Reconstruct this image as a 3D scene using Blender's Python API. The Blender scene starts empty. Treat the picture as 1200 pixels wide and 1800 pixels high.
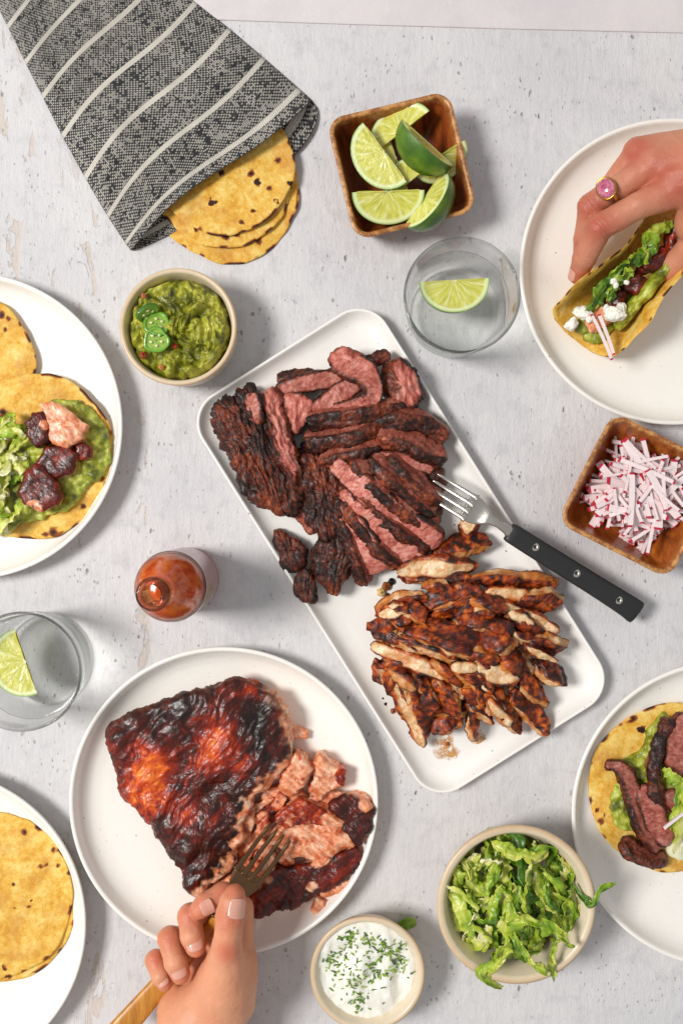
import bpy, math, random
import numpy as np

# ------------------------------------------------------------------ camera, light, exposure
S = 0.0005          # one working unit = half a millimetre
H = 1700.0          # camera height above the table in working units (85 cm)
scene = bpy.context.scene
COL = scene.collection

cam_d = bpy.data.cameras.new('camera')
cam = bpy.data.objects.new('camera', cam_d)
COL.objects.link(cam)
cam.location = (0, 0, H * S)
cam.rotation_euler = (0, 0, 0)
cam_d.sensor_fit = 'VERTICAL'
cam_d.sensor_height = 36.0
cam_d.lens = 36.0 * H / 1800.0
cam_d.clip_start = 0.01
cam_d.clip_end = 50
scene.camera = cam

world = bpy.data.worlds.new('World')
scene.world = world
world.use_nodes = True
bg = world.node_tree.nodes['Background']
bg.inputs[0].default_value = (0.97, 0.98, 1.0, 1)
bg.inputs[1].default_value = 0.41

from mathutils import Vector
def area_lamp(name, loc, target, sx, sy, power, color):
    l = bpy.data.lights.new(name, 'AREA')
    l.shape = 'RECTANGLE'; l.size = sx; l.size_y = sy
    l.energy = power; l.color = color
    o = bpy.data.objects.new(name, l); COL.objects.link(o)
    o.location = loc
    d = Vector(target) - Vector(loc)
    o.rotation_euler = d.to_track_quat('-Z', 'Y').to_euler()
    return o
area_lamp('window_lamp', (-1.85, 0.18, 2.53), (0.0, 0.0, 0), 0.80, 0.80, 90.0, (1.0, 0.98, 0.95))

scene.view_settings.view_transform = 'Standard'
scene.view_settings.look = 'None'
scene.view_settings.exposure = 0.0
scene.view_settings.gamma = 1.0
scene.view_settings.use_curve_mapping = False
scene.cycles.use_denoising = True
scene.cycles.max_bounces = 12
scene.cycles.diffuse_bounces = 4
scene.cycles.glossy_bounces = 4
scene.cycles.transmission_bounces = 12
scene.cycles.transparent_max_bounces = 40
scene.cycles.caustics_reflective = False
scene.cycles.caustics_refractive = True
scene.cycles.blur_glossy = 1.0
scene.cycles.sample_clamp_indirect = 0.0

# ------------------------------------------------------------------ helpers: places, noise
def W(px, py, z=0.0):
    k = (H - z) / H
    return np.array([(px - 600.0) * k, (900.0 - py) * k, z])
def WA(pts):
    return np.array([W(*p) for p in pts])

_rng = np.random.default_rng(7)
_P = np.concatenate([_rng.permutation(256)] * 3)
_G = _rng.normal(size=(256, 3)); _G /= np.linalg.norm(_G, axis=1)[:, None]
_OFF = _rng.uniform(-500, 500, (64, 3))
def noise(p, seed=0):
    p = np.asarray(p, float) + _OFF[seed % 64]
    i = np.floor(p).astype(np.int64); f = p - i
    i &= 255
    u = f * f * f * (f * (f * 6 - 15) + 10)
    r = 0
    for dx in (0, 1):
        for dy in (0, 1):
            for dz in (0, 1):
                h = _P[_P[_P[(i[:, 0] + dx) & 255] + ((i[:, 1] + dy) & 255)] + ((i[:, 2] + dz) & 255)]
                g = _G[h]
                d = g[:, 0] * (f[:, 0] - dx) + g[:, 1] * (f[:, 1] - dy) + g[:, 2] * (f[:, 2] - dz)
                w = (u[:, 0] if dx else 1 - u[:, 0]) * (u[:, 1] if dy else 1 - u[:, 1]) * (u[:, 2] if dz else 1 - u[:, 2])
                r = r + w * d
    return r * 1.6
def fbm(p, octv=4, seed=0, gain=0.5):
    r = 0; a = 1.0; t = 0; q = np.asarray(p, float)
    for k in range(octv):
        r = r + a * noise(q, seed + k * 3); t += a; a *= gain; q = q * 2.03
    return r / t * 1.5
def ridged(p, octv=4, seed=0, gain=0.5):
    r = 0; a = 1.0; t = 0; q = np.asarray(p, float)
    for k in range(octv):
        r = r + a * (1 - np.abs(noise(q, seed + k * 3)) * 2.2); t += a; a *= gain; q = q * 2.1
    return r / t
def worley(p, seed=0):
    p = np.asarray(p, float) + _OFF[seed % 64]
    i = np.floor(p).astype(np.int64); f = p - i
    d1 = np.full(len(p), 9.0); d2 = np.full(len(p), 9.0); idn = np.zeros(len(p))
    for dx in (-1, 0, 1):
        for dy in (-1, 0, 1):
            for dz in (-1, 0, 1):
                h = _P[_P[_P[(i[:, 0] + dx) & 255] + ((i[:, 1] + dy) & 255)] + ((i[:, 2] + dz) & 255)]
                o = _G[h] * 0.35 + 0.5
                d = np.sqrt((dx + o[:, 0] - f[:, 0]) ** 2 + (dy + o[:, 1] - f[:, 1]) ** 2 + (dz + o[:, 2] - f[:, 2]) ** 2)
                m = d < d1
                d2 = np.where(m, d1, np.minimum(d2, d)); idn = np.where(m, h / 255.0, idn); d1 = np.where(m, d, d1)
    return d1, d2, idn
def sm(a, b, x):
    t = np.clip((x - a) / (b - a), 0, 1)
    return t * t * (3 - 2 * t)
def lin(c):
    c = np.asarray(c, float) / 255.0
    return np.where(c <= 0.04045, c / 12.92, ((c + 0.055) / 1.055) ** 2.4)
def L4(c):
    return tuple(lin(c)) + (1.0,)
def mixc(a, b, t):
    a = np.asarray(a, float); b = np.asarray(b, float)
    t = np.asarray(t, float)[:, None]
    return a * (1 - t) + b * t
def rampc(t, stops):
    xs = [s[0] for s in stops]; cs = np.array([lin(s[1]) for s in stops])
    return np.stack([np.interp(t, xs, cs[:, k]) for k in range(3)], 1)
def spline(pts, n, closed=False):
    p = np.asarray(pts, float); m = len(p)
    if closed:
        q = np.vstack([p[-1], p, p[:2]])
        t = np.linspace(0, m, n, endpoint=False)
    else:
        q = np.vstack([2 * p[0] - p[1], p, 2 * p[-1] - p[-2]])
        t = np.linspace(0, m - 1, n)
    i = np.minimum(np.floor(t).astype(int), (m - 1) if closed else (m - 2)); f = (t - i)[:, None]
    a, b, c, d = q[i], q[i + 1], q[i + 2], q[i + 3]
    return 0.5 * (2 * b + (c - a) * f + (2 * a - 5 * b + 4 * c - d) * f ** 2 + (3 * b - a - 3 * c + d) * f ** 3)

# ------------------------------------------------------------------ helpers: objects
ORG = {}
def thing(name, label, cat, origin, group=None):
    o = bpy.data.objects.new(name, None); COL.objects.link(o)
    o.empty_display_size = 0.01
    origin = np.asarray(origin, float)
    o.location = origin * S
    o['label'] = label; o['category'] = cat
    if group: o['group'] = group
    ORG[o.name] = origin
    return o
def tag(o, label, cat, group=None):
    o['label'] = label; o['category'] = cat
    if group: o['group'] = group
    return o
def mk(name, V, faces, mat, parent=None, col=None, attrs=None, smooth=True, origin=None, kind=None):
    """V in world working units; faces: one array or a list of arrays (quads / tris)."""
    V = np.asarray(V, float)
    if parent is not None:
        porg = ORG[parent.name]
        org = porg if origin is None else np.asarray(origin, float)
    else:
        porg = np.zeros(3)
        if origin is None:
            lo = V.min(0); hi = V.max(0)
            origin = np.array([(lo[0] + hi[0]) / 2, (lo[1] + hi[1]) / 2, lo[2]])
        org = np.asarray(origin, float)
    if not isinstance(faces, (list, tuple)): faces = [faces]
    faces = [np.asarray(f, np.int64) for f in faces if len(f)]
    me = bpy.data.meshes.new(name)
    me.vertices.add(len(V))
    me.vertices.foreach_set('co', ((V - org) * S).astype(np.float32).ravel())
    loops = np.concatenate([f.ravel() for f in faces])
    sizes = np.concatenate([np.full(len(f), f.shape[1]) for f in faces])
    me.loops.add(len(loops)); me.loops.foreach_set('vertex_index', loops.astype(np.int32))
    me.polygons.add(len(sizes))
    me.polygons.foreach_set('loop_start', np.concatenate([[0], np.cumsum(sizes)[:-1]]).astype(np.int32))
    me.polygons.foreach_set('use_smooth', np.full(len(sizes), bool(smooth)))
    me.update(calc_edges=True)
    if col is not None:
        a = me.attributes.new('Col', 'FLOAT_COLOR', 'POINT')
        c = np.ones((len(V), 4), np.float32); c[:, :3] = np.clip(col, 0, 1)
        a.data.foreach_set('color', c.ravel())
    for k, v in (attrs or {}).items():
        v = np.asarray(v, np.float32)
        if v.ndim == 1:
            a = me.attributes.new(k, 'FLOAT', 'POINT'); a.data.foreach_set('value', v)
        else:
            a = me.attributes.new(k, 'FLOAT_VECTOR', 'POINT'); a.data.foreach_set('vector', v.ravel())
    me.materials.append(mat)
    o = bpy.data.objects.new(name, me); COL.objects.link(o)
    if parent is not None:
        o.parent = parent; o.location = (org - porg) * S
    else:
        o.location = org * S
    ORG[o.name] = org
    if kind: o['kind'] = kind
    return o
def grid_faces(nu, nv, cu=False, cv=False):
    """verts indexed i*nv+j; cu/cv close that direction."""
    i = np.arange(nu if cu else nu - 1); j = np.arange(nv if cv else nv - 1)
    I, J = np.meshgrid(i, j, indexing='ij'); I = I.ravel(); J = J.ravel()
    I2 = (I + 1) % nu; J2 = (J + 1) % nv
    return np.stack([I * nv + J, I2 * nv + J, I2 * nv + J2, I * nv + J2], 1)
def vnormals(V, faces):
    n = np.zeros_like(V)
    for f in (faces if isinstance(faces, list) else [faces]):
        if not len(f): continue
        a = V[f[:, 0]]; b = V[f[:, 1]]; c = V[f[:, 2]]
        fn = np.cross(b - a, c - a) if f.shape[1] == 3 else np.cross(c - a, V[f[:, 3]] - b)
        for k in range(f.shape[1]): np.add.at(n, f[:, k], fn)
    return n / (np.linalg.norm(n, axis=1)[:, None] + 1e-9)
def lathe(profile, n=128, c=(0, 0, 0), cap0=True, cap1=False, smooth_n=None):
    """profile rows (r, z), swept about the vertical through c."""
    p = np.asarray(profile, float)
    if smooth_n: p = spline(p, smooth_n)
    p[:, 0] = np.maximum(p[:, 0], 0.0)
    a = np.linspace(0, 2 * np.pi, n, endpoint=False)
    X = p[:, None, 0] * np.cos(a)[None]; Y = p[:, None, 0] * np.sin(a)[None]
    Z = np.repeat(p[:, 1][:, None], n, 1)
    V = np.stack([X, Y, Z], 2).reshape(-1, 3) + np.asarray(c, float)
    F = grid_faces(len(p), n, False, True)[:, ::-1]
    fs = [F]
    if cap0:
        V = np.vstack([V, [[c[0], c[1], c[2] + p[0, 1]]]]); k = len(V) - 1; j = np.arange(n)
        fs.append(np.stack([np.full(n, k), (j + 1) % n, j], 1))
    if cap1:
        V = np.vstack([V, [[c[0], c[1], c[2] + p[-1, 1]]]]); k = len(V) - 1; j = np.arange(n); b = (len(p) - 1) * n
        fs.append(np.stack([np.full(n, k), b + j, b + (j + 1) % n], 1))
    return V, fs
def rrect(a, b, r, n):
    """n points round a rounded rectangle of half sizes a, b."""
    r = min(r, a - .01, b - .01)
    pts = []
    per = n // 4
    for q, (sx, sy) in enumerate(((1, 1), (-1, 1), (-1, -1), (1, -1))):
        cx, cy = sx * (a - r), sy * (b - r)
        m = per - 4
        ang = np.linspace(q * np.pi / 2, (q + 1) * np.pi / 2, m)
        pts += [(cx + r * math.cos(t), cy + r * math.sin(t)) for t in ang]
        nx, ny = ((-1, 1), (-1, -1), (1, -1), (1, 1))[q]
        e = np.array(pts[-1]); q2 = (q + 1) % 4
        s2 = ((1, 1), (-1, 1), (-1, -1), (1, -1))[q2]
        c2 = np.array([s2[0] * (a - r), s2[1] * (b - r)])
        st = c2 + r * np.array([math.cos(q2 * np.pi / 2), math.sin(q2 * np.pi / 2)])
        for k in range(1, 5): pts.append(tuple(e + (st - e) * k / 5))
    return np.array(pts)
def rr_sweep(a, b, r, profile, c, rot, n=160):
    """profile rows (inset, z) swept round a rounded rectangle; both ends closed to the centre."""
    loops = []
    for d, z in profile:
        p = rrect(a - d, b - d, max(r - d, 6), n)
        loops.append(np.column_stack([p, np.full(len(p), z)]))
    m = len(loops[0])
    V = np.vstack(loops)
    F = grid_faces(len(profile), m, False, True)[:, ::-1]
    V = np.vstack([V, [[0, 0, profile[0][1]], [0, 0, profile[-1][1]]]]); k = len(V) - 2; j = np.arange(m); e = (len(profile) - 1) * m
    fs = [F, np.vstack([np.stack([np.full(m, k), (j + 1) % m, j], 1), np.stack([np.full(m, k + 1), e + j, e + (j + 1) % m], 1)])]
    ca, sa = math.cos(rot), math.sin(rot)
    V = np.column_stack([V[:, 0] * ca - V[:, 1] * sa, V[:, 0] * sa + V[:, 1] * ca, V[:, 2]]) + np.asarray(c, float)
    return V, fs
def sweep(path, sect, closed_caps=True, up=(0, 0, 1), roll=None, fit=None):
    """sect: (n,m,2) or (m,2) offsets in the (side, up) frame along path (n,3)."""
    P = np.asarray(path, float); n = len(P)
    T = np.gradient(P, axis=0); T /= np.linalg.norm(T, axis=1)[:, None] + 1e-9
    upv = np.asarray(up, float)
    if upv.ndim == 1: upv = np.repeat(upv[None], n, 0)
    N = np.cross(upv, T); N /= np.linalg.norm(N, axis=1)[:, None] + 1e-9
    B = np.cross(T, N)
    if roll is not None:
        ro = np.broadcast_to(np.asarray(roll, float), (n,))[:, None]
        N, B = np.cos(ro) * N + np.sin(ro) * B, -np.sin(ro) * N + np.cos(ro) * B
    s = np.asarray(sect, float)
    if s.ndim == 2: s = np.repeat(s[None], n, 0)
    m = s.shape[1]
    V = (P[:, None] + s[:, :, :1] * N[:, None] + s[:, :, 1:] * B[:, None]).reshape(-1, 3)
    F = grid_faces(n, m, False, True)
    fs = [F]
    if closed_caps:
        c0 = len(V); V = np.vstack([V, V[:m].mean(0), V[(n - 1) * m:n * m].mean(0)])
        j = np.arange(m); e = (n - 1) * m
        fs.append(np.vstack([np.stack([np.full(m, c0), j, (j + 1) % m], 1)[:, [0, 2, 1]] [:, [0, 2, 1]], np.stack([np.full(m, c0 + 1), e + (j + 1) % m, e + j], 1)]))
    return V, fs
def fixn(V, fs):
    """make the faces of a closed shell point outwards (signed volume)."""
    vol = 0
    for f in fs:
        for k in range(1, f.shape[1] - 1):
            vol += np.einsum('ij,ij->i', V[f[:, 0]], np.cross(V[f[:, k]], V[f[:, k + 1]])).sum()
    return fs if vol > 0 else [f[:, ::-1] for f in fs]

# ------------------------------------------------------------------ helpers: distance fields
def rcone(X, a, b, ra, rb):
    a = np.asarray(a, np.float32); b = np.asarray(b, np.float32)
    d = b - a; t = np.clip(((X - a) @ d) / (d @ d + 1e-6), 0, 1)
    return np.linalg.norm(X - a - t[:, None] * d, axis=1) - (ra + (rb - ra) * t)
def smin(a, b, k):
    h = np.clip(0.5 + 0.5 * (b - a) / k, 0, 1)
    return b * (1 - h) + a * h - k * h * (1 - h)
def surface_net(fn, lo, hi, h):
    lo = np.asarray(lo, float); hi = np.asarray(hi, float)
    n = np.ceil((hi - lo) / h).astype(int) + 1
    ax = [lo[k] + h * np.arange(n[k]) for k in range(3)]
    X = np.stack(np.meshgrid(*ax, indexing='ij'), 3).reshape(-1, 3).astype(np.float32)
    D = fn(X).reshape(n)
    ins = D < 0
    cs = [ins[dx:n[0] - 1 + dx, dy:n[1] - 1 + dy, dz:n[2] - 1 + dz] for dx in (0, 1) for dy in (0, 1) for dz in (0, 1)]
    tot = sum(c.astype(np.int8) for c in cs)
    act = (tot > 0) & (tot < 8)
    idx = np.full(act.shape, -1, np.int64); ci = np.argwhere(act); idx[act] = np.arange(len(ci))
    pos = np.zeros((len(ci), 3)); cnt = np.zeros(len(ci))
    corners = [(dx, dy, dz) for dx in (0, 1) for dy in (0, 1) for dz in (0, 1)]
    for a in corners:
        for k in range(3):
            if a[k]: continue
            b = list(a); b[k] = 1
            da = D[tuple((ci + a).T)]; db = D[tuple((ci + b).T)]
            m = (da < 0) != (db < 0)
            t = np.where(m, da / (da - db + 1e-12), 0)
            p = np.tile(np.array(a, float), (len(ci), 1)); p[:, k] = t
            pos += p * m[:, None]; cnt += m
    V = lo + h * (ci + pos / cnt[:, None])
    fs = []
    for k in range(3):
        u, v = (k + 1) % 3, (k + 2) % 3
        sl0 = [slice(None)] * 3; sl1 = [slice(None)] * 3
        sl0[k] = slice(0, -1); sl1[k] = slice(1, None)
        A = ins[tuple(sl0)]; B = ins[tuple(sl1)]
        e = np.argwhere(A != B)
        ok = (e[:, u] > 0) & (e[:, v] > 0) & (e[:, u] < n[u] - 1) & (e[:, v] < n[v] - 1)
        e = e[ok]
        def cell(du, dv):
            c = e.copy(); c[:, u] -= du; c[:, v] -= dv
            return idx[tuple(c.T)]
        q = np.stack([cell(1, 1), cell(0, 1), cell(0, 0), cell(1, 0)], 1)
        flip = ~A[tuple(e.T)]
        q[flip] = q[flip][:, ::-1]
        fs.append(q)
    F = np.vstack(fs)
    return V, F[(F >= 0).all(1)]
def relax(V, F, it=2, f=0.5):
    a = np.concatenate([F[:, 0], F[:, 1], F[:, 2], F[:, 3]]); b = np.concatenate([F[:, 1], F[:, 2], F[:, 3], F[:, 0]])
    for _ in range(it):
        s = np.zeros_like(V); c = np.zeros(len(V))
        np.add.at(s, a, V[b]); np.add.at(c, a, 1); np.add.at(s, b, V[a]); np.add.at(c, b, 1)
        V = V + f * (s / np.maximum(c, 1)[:, None] - V)
    return V

# ------------------------------------------------------------------ helpers: materials
class N:
    def __init__(s, name):
        s.m = bpy.data.materials.new(name); s.m.use_nodes = True
        s.t = s.m.node_tree; s.b = s.t.nodes['Principled BSDF']
    def put(s, sock, v):
        if isinstance(v, bpy.types.NodeSocket): s.t.links.new(v, sock)
        else: sock.default_value = v
    def node(s, typ, ins=None, **props):
        nd = s.t.nodes.new(typ)
        for k, v in props.items(): setattr(nd, k, v)
        for k, v in (ins or {}).items(): s.put(nd.inputs[k], v)
        return nd
    def math(s, op, a, b=0.0, clamp=False):
        return s.node('ShaderNodeMath', {0: a, 1: b}, operation=op, use_clamp=clamp).outputs[0]
    def mix(s, fac, a, b, blend='MIX'):
        return s.node('ShaderNodeMix', {0: fac, 6: a, 7: b}, data_type='RGBA', blend_type=blend).outputs[2]
    def pos(s, sc=(1, 1, 1)):
        g = s.node('ShaderNodeNewGeometry').outputs['Position']
        return s.node('ShaderNodeVectorMath', {0: g, 1: tuple(x / S for x in sc)}, operation='MULTIPLY').outputs[0]
    def attr(s, name, out='Color'):
        return s.node('ShaderNodeAttribute', attribute_name=name).outputs[out]
    def noise(s, vec, scale, detail=4, rough=.5, dist=0.0, out=0):
        return s.node('ShaderNodeTexNoise', {'Vector': vec, 'Scale': scale, 'Detail': detail, 'Roughness': rough, 'Distortion': dist}).outputs[out]
    def voro(s, vec, scale, feature='F1', out='Distance', rnd=1.0):
        return s.node('ShaderNodeTexVoronoi', {'Vector': vec, 'Scale': scale, 'Randomness': rnd}, feature=feature).outputs[out]
    def ramp(s, fac, stops, interp='LINEAR'):
        nd = s.node('ShaderNodeValToRGB', {0: fac}); cr = nd.color_ramp; cr.interpolation = interp
        while len(cr.elements) < len(stops): cr.elements.new(0.5)
        for e, (p, c) in zip(cr.elements, stops):
            e.position = p; e.color = c if len(c) == 4 else tuple(c) + (1,)
        return nd.outputs[0]
    def step(s, x, a, b):
        nd = s.node('ShaderNodeMapRange', {0: x, 1: a, 2: b, 3: 0.0, 4: 1.0}, interpolation_type='SMOOTHSTEP')
        return nd.outputs[0]
    def bump(s, h, dist=1.0, strength=1.0, normal=None):
        ins = {'Height': h, 'Distance': dist * S, 'Strength': strength}
        if normal is not None: ins['Normal'] = normal
        return s.node('ShaderNodeBump', ins).outputs[0]
    def set(s, **kw):
        names = {'base': 'Base Color', 'rough': 'Roughness', 'metal': 'Metallic', 'spec': 'Specular IOR Level', 'normal': 'Normal',
                 'sss': 'Subsurface Weight', 'sssr': 'Subsurface Radius', 'ssss': 'Subsurface Scale', 'coat': 'Coat Weight', 'coatr': 'Coat Roughness',
                 'trans': 'Transmission Weight', 'ior': 'IOR', 'sheen': 'Sheen Weight', 'sheenr': 'Sheen Roughness'}
        for k, v in kw.items(): s.put(s.b.inputs[names[k]], v)
        return s.m
def grey(v): return (v, v, v, 1)
def food_mat(name, rough=0.5, sss=0.0, sssr=(1, .4, .2), ssss=4.0, bumps=((0.25, 1.0),), var=0.25, vscale=0.2, coat=0.0, coatr=0.2, spec=0.5, rvar=0.0):
    """colour from the mesh's own Col attribute, broken up by fine noise, with fine relief."""
    n = N(name); p = n.pos()
    c = n.attr('Col')
    v = n.noise(p, vscale, 5, .6)
    v = n.math('ADD', n.math('MULTIPLY', v, 2 * var), 1 - var)
    vv = n.node('ShaderNodeCombineColor', {0: v, 1: v, 2: v}).outputs[0]
    c = n.mix(1.0, c, vv, 'MULTIPLY')
    nm = None
    for sc, d in bumps:
        nm = n.bump(n.noise(p, sc, 4, .6), d, 1.0, nm)
    r = rough
    if rvar: r = n.math('ADD', n.math('MULTIPLY', n.noise(p, vscale * .6, 3), 2 * rvar), rough - rvar)
    n.set(base=c, rough=r, sss=sss, sssr=sssr, ssss=ssss * S, coat=coat, coatr=coatr, spec=spec)
    if nm is not None: n.set(normal=nm)
    return n.m
# ------------------------------------------------------------------ the table
def table_material():
    n = N('white_plaster'); p = n.pos()
    big = n.noise(p, 0.004, 3, .5)
    mid = n.noise(p, 0.03, 5, .6)
    ps = n.pos((1.0, 0.28, 1.0))
    streak = n.noise(ps, 0.035, 5, .65)
    base = n.mix(n.step(big, .3, .7), L4((217, 215, 215)), L4((207, 205, 207)))
    base = n.mix(n.math('MULTIPLY', n.step(mid, .48, .74), .5), base, L4((186, 184, 187)))
    base = n.mix(n.math('MULTIPLY', n.step(streak, .56, .75), .5), base, L4((226, 225, 223)))
    # trowelled relief and pits
    pv = n.pos((1.0, 0.62, 1.0))
    warp = n.noise(p, .05, 3, .5, out=1)
    pw = n.node('ShaderNodeVectorMath', {0: pv, 1: n.node('ShaderNodeVectorMath', {0: warp, 1: (14, 14, 0)}, operation='MULTIPLY').outputs[0]}, operation='ADD').outputs[0]
    vd = n.voro(pw, 0.055)
    vc = n.node('ShaderNodeSeparateColor', {0: n.voro(pw, 0.055, out='Color')}).outputs[0]
    region = n.step(n.noise(p, .0105, 3, .6), .45, .62)
    pit = n.math('MULTIPLY', n.math('MULTIPLY', n.math('SUBTRACT', 1.0, n.step(vd, .05, .19)), n.step(vc, .45, .55)), region)
    vd2 = n.voro(pw, 0.16)
    vc2 = n.node('ShaderNodeSeparateColor', {0: n.voro(pw, 0.16, out='Color')}).outputs[1]
    pit2 = n.math('MULTIPLY', n.math('MULTIPLY', n.math('SUBTRACT', 1.0, n.step(vd2, .1, .3)), n.step(vc2, .68, .74)), n.math('ADD', n.math('MULTIPLY', region, .8), .2))
    base = n.mix(n.math('MULTIPLY', pit, .62), base, L4((112, 106, 104)))
    base = n.mix(n.math('MULTIPLY', pit2, .5), base, L4((140, 134, 134)))
    # flaked patches showing the tan undercoat, in vertical runs
    sx = n.node('ShaderNodeSeparateXYZ', {0: p})
    pf = n.pos((1.0, 0.36, 1.0))
    fl = n.noise(pf, .028, 6, .62, 1.2)
    runs = n.noise(n.pos((1.0, 0.09, 1.0)), .0105, 2, .5)
    leftmask = n.math('SUBTRACT', 1.0, n.step(sx.outputs[0], -330, -150))
    fmask = n.math('MULTIPLY', n.math('MULTIPLY', n.step(fl, .585, .61), n.step(runs, .50, .58)), leftmask)
    tan = n.mix(n.noise(p, .05, 4), L4((196, 170, 146)), L4((214, 200, 186)))
    base = n.mix(n.math('MULTIPLY', fmask, .55), base, tan)
    h = n.math('ADD', n.math('MULTIPLY', mid, 2.2), n.math('MULTIPLY', n.noise(ps, .11, 5, .65), 2.0))
    h = n.math('ADD', h, n.math('MULTIPLY', n.noise(p, .3, 3, .6), .7))
    h = n.math('SUBTRACT', h, n.math('MULTIPLY', pit, 3.2))
    h = n.math('SUBTRACT', h, n.math('MULTIPLY', pit2, 1.6))
    h = n.math('SUBTRACT', h, n.math('MULTIPLY', fmask, .9))
    n.set(base=base, rough=.62, spec=.3, normal=n.bump(h, 1.0, .85))
    return n.m
MT = table_material()
g = 60
xs = np.linspace(-1500, 1500, g); ys = np.linspace(-1700, 1700, g)
X, Y = np.meshgrid(xs, ys, indexing='ij')
V = np.column_stack([X.ravel(), Y.ravel(), np.zeros(g * g)])
tbl = mk('table_surface', V, grid_faces(g, g), MT, origin=(0, 0, 0), kind='structure')
tbl['label'] = 'white pitted plaster tabletop with flaking vertical streaks'
# the smoother pinkish board lying across the far edge
n = N('pink_board'); p = n.pos()
b = n.mix(n.step(n.noise(p, .006, 4, .6), .35, .7), L4((222, 214, 214)), L4((210, 203, 205)))
b = n.mix(n.math('MULTIPLY', n.step(n.noise(p, .07, 3), .62, .75), .5), b, L4((228, 221, 221)))
n.set(base=b, rough=.5, normal=n.bump(n.noise(p, .12, 4), .5))
A = [W(-800, -20), W(380, 36), W(620, 44), W(900, 52), W(1200, 59), W(2200, 86)]
rows = []
for z in (0.0, 3.2, 4.0):
    off = 0 if z < 4 else 1.5
    rows.append([(a[0], a[1] + off, z) for a in A])
rows.append([(a[0], 1700, 4.0) for a in A])
V = np.array(rows).reshape(-1, 3)
bd = mk('backdrop_board', V, grid_faces(4, len(A))[:, ::-1], n.m, smooth=False, kind='structure', origin=(0, 900, 0))
bd['label'] = 'smooth pale pink board overlapping the far edge of the table'

# ------------------------------------------------------------------ glazed plates and platter
def glaze(name, tint, amount=1.0, rough=.28):
    n = N(name); p = n.pos()
    base = n.mix(n.noise(p, .008, 3), L4(tint), L4(tuple(min(255, c + 5) for c in tint)))
    for sc, lo, rad, dk in ((.045, .80, .10, .75), (.10, .82, .15, .55)):
        d = n.voro(p, sc); c = n.node('ShaderNodeSeparateColor', {0: n.voro(p, sc, out='Color')}).outputs[0]
        m = n.math('MULTIPLY', n.math('SUBTRACT', 1.0, n.step(d, rad * .5, rad)), n.step(c, lo, lo + .02))
        base = n.mix(n.math('MULTIPLY', m, dk * amount), base, L4((92, 74, 58)))
    n.set(base=base, rough=n.math('ADD', n.math('MULTIPLY', n.noise(p, .02, 3), .16), rough - .08), spec=.5, coat=.25, coatr=.12, normal=n.bump(n.noise(p, .03, 3), .5))
    return n.m
GL_PLATE = glaze('cream_speckled_glaze', (245, 241, 233), .6)
GL_PLATTER = glaze('warm_white_speckled_glaze', (245, 242, 236), 1.0, .32)
RIMC = 44.0
def plate(label, px, py, rpx=270):
    c = W(px, py, RIMC); c[2] = 0
    R = rpx * (H - RIMC) / H
    prof = [(R * .70, 1.2), (R * .74, .6), (R * .78, 1.0), (R * .84, 4.0), (R * .92, 13), (R * .975, 27), (R * .994, 38), (R * .999, 42), (R * .997, 44.2), (R * .988, 45), (R * .976, 44.4), (R * .969, 42), (R * .962, 36), (R * .945, 26),
            (R * .91, 17), (R * .86, 11.5), (R * .80, 9.2), (R * .7, 8.4), (R * .4, 8), (R * .02, 8)]
    pr = np.array(prof)
    th = np.r_[0, np.cumsum(np.hypot(*np.diff(pr, axis=0).T))]
    V, fs = lathe(prof, 200, c, True, True)
    V[:, 2] += 0.9 * np.sin(2 * np.arctan2(V[:, 1] - c[1], V[:, 0] - c[0]) + px) * (V[:, 2] > 20)
    return tag(mk('dinner_plate', V, fs, GL_PLATE, origin=c), label, 'plate', 'round cream dinner plates')
PL_TACO = plate('round cream plate under the hand holding a folded taco', 1182, 477)
PL_LEFT = plate('round cream plate carrying the salmon taco and a bare tortilla', -54, 749)
PL_SALMON = plate('round cream plate holding the big glazed salmon fillet', 393, 1409, 272)
PL_BL = plate('round cream plate with only plain yellow tortillas on it', -118, 1624)
PL_STEAK = plate('round cream plate carrying the open steak taco', 1274, 1431)
PZ = 8.0    # height of a plate's well
# the long platter: centre, half sizes and turn measured between its four corners
pc = W(704, 968, 30); pc[2] = 0
k = (H - 30) / H
PROT = math.atan2(-(1314 - 618), 1) * 0 + math.radians(-57.8)
prof = [(26, 1.0), (22, .5), (16, 2), (8, 10), (2.5, 20), (.3, 27), (0, 29.4), (.8, 30.6), (2.4, 31.2), (4.2, 30.6), (6, 28), (10, 21), (17, 13.5), (27, 9.4), (42, 8.1), (80, 7.6)]
V, fs = rr_sweep(409 * k, 192 * k, 58, prof, pc, PROT, 240)
PLATTER = tag(mk('serving_platter', V, fs, GL_PLATTER, origin=pc), 'long rectangular white speckled platter of sliced steak and chicken', 'platter')
PTZ = 7.6

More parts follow.
